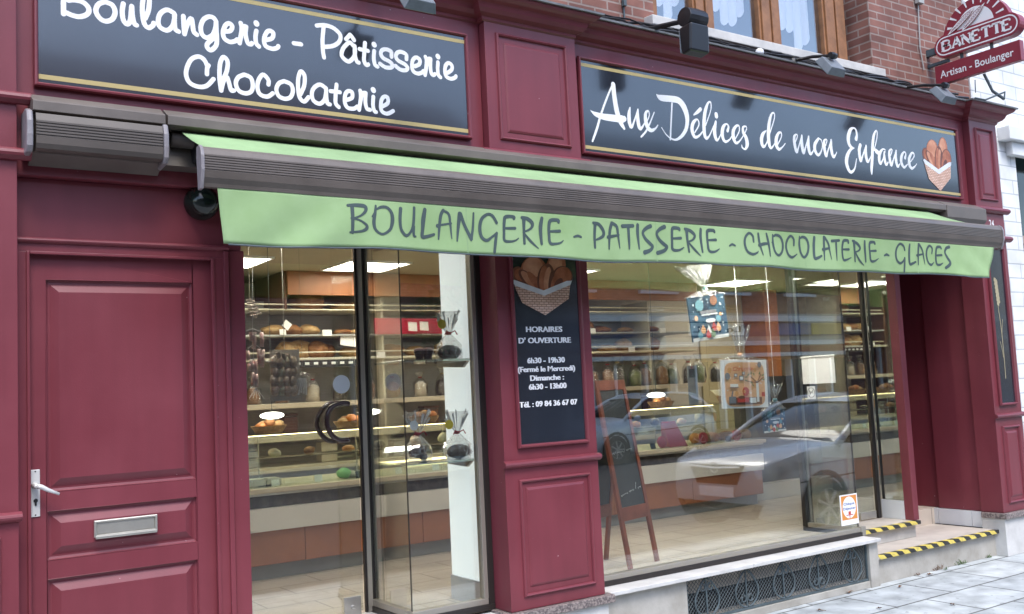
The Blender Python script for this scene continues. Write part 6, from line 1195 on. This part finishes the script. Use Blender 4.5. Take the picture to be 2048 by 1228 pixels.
# ================================================================ the street behind the camera (seen mirrored in the glass)
def car(name, label, x, y, z, paint, L=4.1, Wd=1.74, H=1.48):
    """hatchback facing -X; built in world coordinates from rounded cross sections"""
    t = thing(name, label, 'car', (x+L/2, y, z), None)
    k = L/4.1
    def ring(g, px_, hw, zl, zb, crown, n=7):
        P = []
        pts = [(0, zl), (.80, zl), (.96, zl+.10), (1.0, zl+(zb-zl)*.45), (.985, zl+(zb-zl)*.75), (.95, zb-.03), (.86, zb), (.45, zb+crown), (0, zb+crown*1.25)]
        for a, b in pts: P.append((a*hw, b))
        full = [(-a, b) for a, b in P[::-1]][:-1] + P[1:] if False else [(a, b) for a, b in P] + [(-a, b) for a, b in P[-2:0:-1]]
        return [g.bm.verts.new((x+px_*k, y+a, z+b)) for a, b in full]
    hw = Wd/2
    ST = [(0.0, hw*.66, .30, .74, .0), (.03, hw*.78, .24, .80, .01), (.14, hw*.90, .20, .85, .015), (.40, hw*.97, .18, .90, .03), (.80, hw*.99, .18, .95, .04), (1.12, hw, .18, .99, .03), (1.5, hw, .18, .95, .0), (2.3, hw, .18, .97, .0), (3.1, hw, .18, .99, .0), (3.6, hw*.98, .20, 1.0, .0), (3.88, hw*.93, .24, .98, .0), (4.02, hw*.86, .30, .90, .0), (4.08, hw*.72, .38, .78, .0)]
    g = MB(); R_ = [ring(g, *s) for s in ST]
    for A, B in zip(R_, R_[1:]):
        for i in range(len(A)): g.bm.faces.new((A[i], A[(i+1) % len(A)], B[(i+1) % len(A)], B[i]))
    g.bm.faces.new(R_[0][::-1]); g.bm.faces.new(R_[-1])
    BODY = obj('body', g, paint, t, smooth=True)
    GH = [(1.02, .80, .99, .98), (1.35, .79, 1.17, .97), (1.75, .72, 1.385, .96), (2.05, .69, H-.035, .97), (2.7, .69, H, .98), (3.3, .68, H-.035, .99), (3.62, .66, H-.12, .99), (3.98, .74, 1.02, .98)]
    def gring(g, px_, w_, zt, zb, grow=0.0):
        b = hw*.93+grow; tp = hw*(w_ if zt > 1.1 else .9)+grow
        P = [(b, zb-.02), (b*.985, zb+(zt-zb)*.3), ((b+tp)/2, zb+(zt-zb)*.72), (tp, zt-.03), (tp*.86, zt+grow), (0, zt+.015+grow)]
        return [g.bm.verts.new((x+px_*k, y+a, z+q)) for a, q in P + [(-a, q) for a, q in P[-2::-1]]]
    g = MB(); R_ = [gring(g, *s) for s in GH]
    for A, B in zip(R_, R_[1:]):
        for i in range(len(A)-1): g.bm.faces.new((A[i], A[i+1], B[i+1], B[i]))
    g.bm.faces.new(R_[0]); g.bm.faces.new(R_[-1][::-1]); obj('windows', g, MATS.get('car_glass') or mat('car_glass', (.012, .015, .018), .06, spec=.7), t, smooth=True)
    g = MB(); R_ = [gring(g, *s, grow=.012) for s in GH[2:7]]
    for A, B in zip(R_, R_[1:]):
        for i in range(3, 7): g.bm.faces.new((A[i], A[i+1], B[i+1], B[i]))
    o = obj('roof', g, paint, t, smooth=True)
    g = MB()
    for sg in (-1, 1):
        g.tube([(x+1.0*k, y+sg*hw*.93, z+.94), (x+1.38*k, y+sg*hw*.86, z+1.17), (x+1.75*k, y+sg*hw*.76, z+1.36), (x+2.1*k, y+sg*hw*.70, z+H-.03), (x+2.7*k, y+sg*hw*.69, z+H-.005), (x+3.3*k, y+sg*hw*.68, z+H-.045), (x+3.62*k, y+sg*hw*.69, z+H-.13)], [.045, .04, .036, .03, .03, .034, .05], 6)
        g.tube([(x+2.45*k, y+sg*hw*.925, z+.97), (x+2.5*k, y+sg*hw*.72, z+H-.06)], .028, 5)
        g.hexa([(x+3.45*k, y+sg*hw*.90, z+.98), (x+3.98*k, y+sg*hw*.86, z+.98), (x+3.98*k, y+sg*hw*.95, z+.98), (x+3.45*k, y+sg*hw*.955, z+.98), (x+3.30*k, y+sg*hw*.66, z+H-.07), (x+3.66*k, y+sg*hw*.62, z+H-.14), (x+3.66*k, y+sg*hw*.72, z+H-.14), (x+3.30*k, y+sg*hw*.725, z+H-.07)])
    obj('pillars', g, paint, t, smooth=True)
    for wx in (.72, 3.28):
        for sg in (-1, 1):
            c_ = (x+wx*k, y+sg*(hw-.09), z+.31); g = MB(); g.lathe([(.20, -.10), (.30, -.095), (.312, -.06), (.312, .06), (.30, .095), (.20, .10)], c_, 22, axis='y'); W_ = obj('wheel', g, MATS.get('tyre') or mat('tyre', (.012, .012, .013), .8), t, smooth=True)
            g = MB(); yo = sg*.102; g.lathe([(.205, yo*.9), (.20, yo), (.185, yo*.95)], c_, 20, axis='y')
            for q in range(7): a = 2*math.pi*q/7; g.tube([(c_[0]+.03*math.cos(a), c_[1]+yo, c_[2]+.03*math.sin(a)), (c_[0]+.19*math.cos(a), c_[1]+yo*.98, c_[2]+.19*math.sin(a))], .02, 5)
            g.lathe([(.05, yo*.8), (.045, yo*1.05), (0, yo*1.08)], c_, 12, axis='y'); obj('rim', g, M_steel, W_)
            g = MB(); g.lathe([(.375, sg*.02), (.375, sg*.088), (.315, sg*.0885), (.31, sg*.03)], (c_[0], c_[1], c_[2]+.02), 22, axis='y'); obj('wheel_arch', g, M_black, t)
    for sg in (-1, 1):
        g = MB(); g.hexa([(x+.02*k, y+sg*hw*.46, z+0.710), (x+.42*k, y+sg*hw*.90, z+0.765), (x+.46*k, y+sg*hw*.972, z+0.825), (x+.10*k, y+sg*hw*.80, z+0.715), (x+.10*k, y+sg*hw*.46, z+0.810), (x+.46*k, y+sg*hw*.86, z+0.930), (x+.50*k, y+sg*hw*.955, z+0.930), (x+.16*k, y+sg*hw*.83, z+0.835)]); obj('headlight', g, MATS.get('headlamp') or mat('headlamp', (.62, .65, .68), .08, spec=.9), t, bevel=.01)
        g = MB(); g.blob((x+1.28*k, y+sg*(hw+.09), z+.98), .07, .09, .065, 0, 0, 10, 7); obj('wing_mirror', g, paint, t, smooth=True)
        g = MB(); g.tube([(x+.34*k, y+sg*hw*.985, z+.60), (x+2.0*k, y+sg*hw*1.004, z+.66), (x+3.6*k, y+sg*hw*.985, z+.72)], .008, 4); obj('door_crease', g, M_black, t)
        g = MB(); g.blob((x+3.98*k, y+sg*hw*.82, z+.86), .07, .08, .13, 0, 0, 10, 7); obj('tail_light', g, M_redp, t, smooth=True)
    g = MB(); g.prism([(y-hw*.46, z+.79), (y+hw*.46, z+.79), (y+hw*.34, z+.58), (y-hw*.34, z+.58)], 'x', x-.012, x+.05); obj('grille', g, M_black, t, bevel=.008)
    g = MB(); g.tube([(x-.018, y-hw*.42, z+.77), (x-.026, y, z+.755), (x-.018, y+hw*.42, z+.77)], .016, 6); g.tube([(x-.03, y+.055*math.cos(a), z+.76+.055*math.sin(a)) for a in [2*math.pi*i/20 for i in range(20)]], .008, 5, closed=True); obj('chrome_bar', g, M_steel, t)
    g = MB(); g.box(x-.02, x-.008, y-.26, y+.26, z+.44, z+.55); obj('number_plate', g, M_paper, t, bevel=.002)
    g = MB(); g.prism([(y-hw*.72, z+.38), (y+hw*.72, z+.38), (y+hw*.60, z+.22), (y-hw*.60, z+.22)], 'x', x+.0, x+.12); obj('lower_grille', g, M_black, t)
    return t
P_grey = mat('car_grey', (.55, .57, .59), .28, metal=.2, coat=.8); P_silver = mat('car_silver', (.74, .79, .84), .28, metal=.2, coat=.8)
car('parked_car', 'dark grey hatchback parked at the kerb and mirrored in the big window', 8.0, -2.82, -.12, P_grey, L=4.3, Wd=1.78, H=1.48)
car('parked_car', 'silver hatchback parked across the street and mirrored beside the chalkboard', 13.3, -12.5, -.12, P_silver, L=4.0, Wd=1.70, H=1.50)
OB = thing('street_building', 'brick building across the street with shop fronts under white bands', 'building', (18, -18, 0))
g = MB(); bx0, bx1, by = 14.5, 40, -16.6
def wallholes(g, x0, x1, y0, y1, z0, z1, holes):
    xs = sorted({x0, x1} | {h[0] for h in holes} | {h[1] for h in holes}); zs = sorted({z0, z1} | {h[2] for h in holes} | {h[3] for h in holes})
    for a, b in zip(xs, xs[1:]):
        for c_, d_ in zip(zs, zs[1:]):
            if not any(h[0] <= a and b <= h[1] and h[2] <= c_ and d_ <= h[3] for h in holes): g.box(a, b, y0, y1, c_, d_)
M_bk2 = brick('tan_brick', (.34, .20, .13), (.28, .15, .10), (.30, .24, .20), .225, .075, .008)
UH = [(x_, x_+1.3, 4.4, 6.0) for x_ in (16.2, 19.4, 22.6, 25.8, 29, 32.2, 35.4)]
wallholes(g, bx0, bx1, by-.35, by, 3.7, 8.5, UH); wallholes(g, bx0, bx1, by-.35, by, 0, 2.3, [(x_, x_+2.4, .1, 2.2) for x_ in (15, 18.2, 21.4, 24.6, 27.8, 31, 34.2)]); obj('brick_wall', g, M_bk2, OB)
for h in UH:
    g = MB(); g.box(h[0]+.002, h[0]+.09, by-.2, by-.1, h[2], h[3]); g.box(h[1]-.09, h[1]-.002, by-.2, by-.1, h[2], h[3]); g.box((h[0]+h[1])/2-.05, (h[0]+h[1])/2+.05, by-.2, by-.1, h[2], h[3]); g.box(h[0]-.12, h[1]+.12, by+.002, by+.12, h[2]-.12, h[2]-.002)
    w_ = obj('window', g, M_wwall, OB); g = MB(); g.box(h[0], h[1], by-.30, by-.26, h[2], h[3]); obj('pane', g, MATS['car_glass'], w_)
for x_ in (15, 18.2, 21.4, 24.6, 27.8, 31, 34.2):
    g = MB(); g.box(x_, x_+2.4, by-.30, by-.26, .1, 2.2); w_ = obj('shop_window', g, MATS['car_glass'], OB); g = MB(); g.box(x_-.02, x_+.07, by-.2, by+.03, .1, 2.2); g.box(x_+2.33, x_+2.42, by-.2, by+.03, .1, 2.2); g.box(x_+1.15, x_+1.25, by-.2, by+.03, .1, 2.2); obj('frame', g, M_wwall, w_)
for z0, z1, o_, m in ((2.30, 2.42, .35, M_wwall), (2.422, 2.66, .30, mat('red_awning_band', (.30, .07, .05), .7)), (2.662, 2.80, .40, M_wwall), (2.802, 2.95, .20, M_grey), (2.952, 3.42, .22, mat('blue_fascia', (.05, .07, .16), .5)), (3.422, 3.60, .45, M_wwall), (3.602, 3.70, .15, M_grey)):
    g = MB(); g.box(bx0, bx1, by-.1, by+o_, z0, z1); obj('shop_band', g, m, OB)
def panel2(name, label, x0, x1, z0, z1, m, s=None, tm=None):
    t = thing(name, label, 'sign', ((x0+x1)/2, by+.25, z0)); g = MB(); g.box(x0, x1, by+.225, by+.27, z0, z1); obj('panel', g, m, t)
    if s:
        q = fnt(s, x0+.15, x1-.15, z0+(z1-z0)*.25, (z1-z0)*.5, by+.272, tm, t, bold=.02)
        cx = (x0+x1)/2
        for v in q.data.vertices: v.co.x = 2*cx - v.co.x
panel2('shop_sign', 'white sign with black letters on the building across the street', 21.0, 23.4, 3.0, 3.38, M_paper, 'Le DEL', M_black)
panel2('shop_sign', 'blue and white sign across the street, right of the lettered one in the mirror', 25.0, 26.6, 3.0, 3.36, mat('sign_blue', (.08, .14, .40), .5)); panel2('shop_sign', 'yellow and white striped sign across the street', 26.7, 28.2, 3.0, 3.38, mat('sign_yellow', (.55, .42, .10), .5))
g = MB(); g.box(bx0-.3, bx1+.3, by-8, by+.3, 8.504, 8.8); obj('roof', g, MATS['zinc'], OB)
OB2 = thing('street_building', 'dark brick house across the street directly opposite the bakery', 'building', (2, -18, 0))
g = MB(); H2 = [(x_, x_+1.2, z_, z_+1.7) for x_ in (-22, -18, -14, -10, -6, -2, 2, 6, 10) for z_ in (1.0, 4.2)]; wallholes(g, -30, 14.3, -16.95, -16.6, 0, 7.5, H2); obj('wall', g, M_brick, OB2)
for h in H2:
    g = MB(); g.box(h[0], h[1], -16.9, -16.86, h[2], h[3]); w_ = obj('window', g, MATS['car_glass'], OB2); g = MB(); g.box(h[0], h[0]+.08, -16.85, -16.7, h[2], h[3]); g.box(h[1]-.08, h[1], -16.85, -16.7, h[2], h[3]); g.box((h[0]+h[1])/2-.04, (h[0]+h[1])/2+.04, -16.85, -16.7, h[2], h[3]); obj('frame', g, M_wwall, w_)
g = MB(); g.hexa([(-30.3, -16.4, 7.504), (14.5, -16.4, 7.504), (14.5, -24, 7.504), (-30.3, -24, 7.504), (-30.3, -19.5, 10), (14.5, -19.5, 10), (14.5, -20.5, 10), (-30.3, -20.5, 10)]); obj('roof', g, mat('tile_roof', (.16, .07, .05), .8, var=.2, vs=3), OB2)
def tree(x, y, h, rad, label, seed):
    t = thing('street_tree', label, 'tree', (x, y, 0), 'street trees'); rg = random.Random(seed)
    g = MB(); g.tube([(x, y, 0), (x+.05, y, h*.3), (x-.05, y+.05, h*.55), (x, y, h*.8)], [.17, .13, .10, .04], 8)
    for k in range(7): a = k*.9+seed; z0 = h*(.35+.06*k); g.tube([(x, y, z0), (x+rad*.5*math.cos(a), y+rad*.5*math.sin(a), z0+h*.12), (x+rad*.8*math.cos(a), y+rad*.8*math.sin(a), z0+h*.2)], [.06, .035, .012], 5)
    obj('trunk', g, mat('bark', (.09, .07, .055), .9) if 'bark' not in MATS else MATS['bark'], t)
    g = MB()
    for k in range(2600):
        u = Vector((rg.gauss(0, 1), rg.gauss(0, 1), rg.gauss(0, 1))).normalized() * rad * rg.random()**.4
        c_ = Vector((x+u.x, y+u.y, h*.66+u.z*.95)); 
        if noise.noise(c_*.9) < -.12: continue
        s_ = rg.uniform(.06, .13); a = Vector((rg.gauss(0, 1), rg.gauss(0, 1), rg.gauss(0, 1))).normalized()*s_; b = Vector((rg.gauss(0, 1), rg.gauss(0, 1), rg.gauss(0, 1))).normalized()*s_
        f_ = g.face([tuple(c_-a), tuple(c_+b), tuple(c_+a), tuple(c_-b)]); f_.material_index = 0 if rg.random() < .6 else 1
    obj('crown', g, [MATS.get('leaf_a') or mat('leaf_a', (.045, .075, .025), .7), MATS.get('leaf_b') or mat('leaf_b', (.09, .11, .035), .7)], t)
tree(12.8, -15.2, 6.5, 2.1, 'leafy street tree across the road, mirrored above the chalkboard', 1)
tree(30.5, -15.3, 7.0, 2.4, 'leafy street tree far along the opposite pavement, mirrored in the right door', 2)
tree(5.0, -15.2, 6.5, 2.0, 'leafy street tree opposite the left shop door', 3)
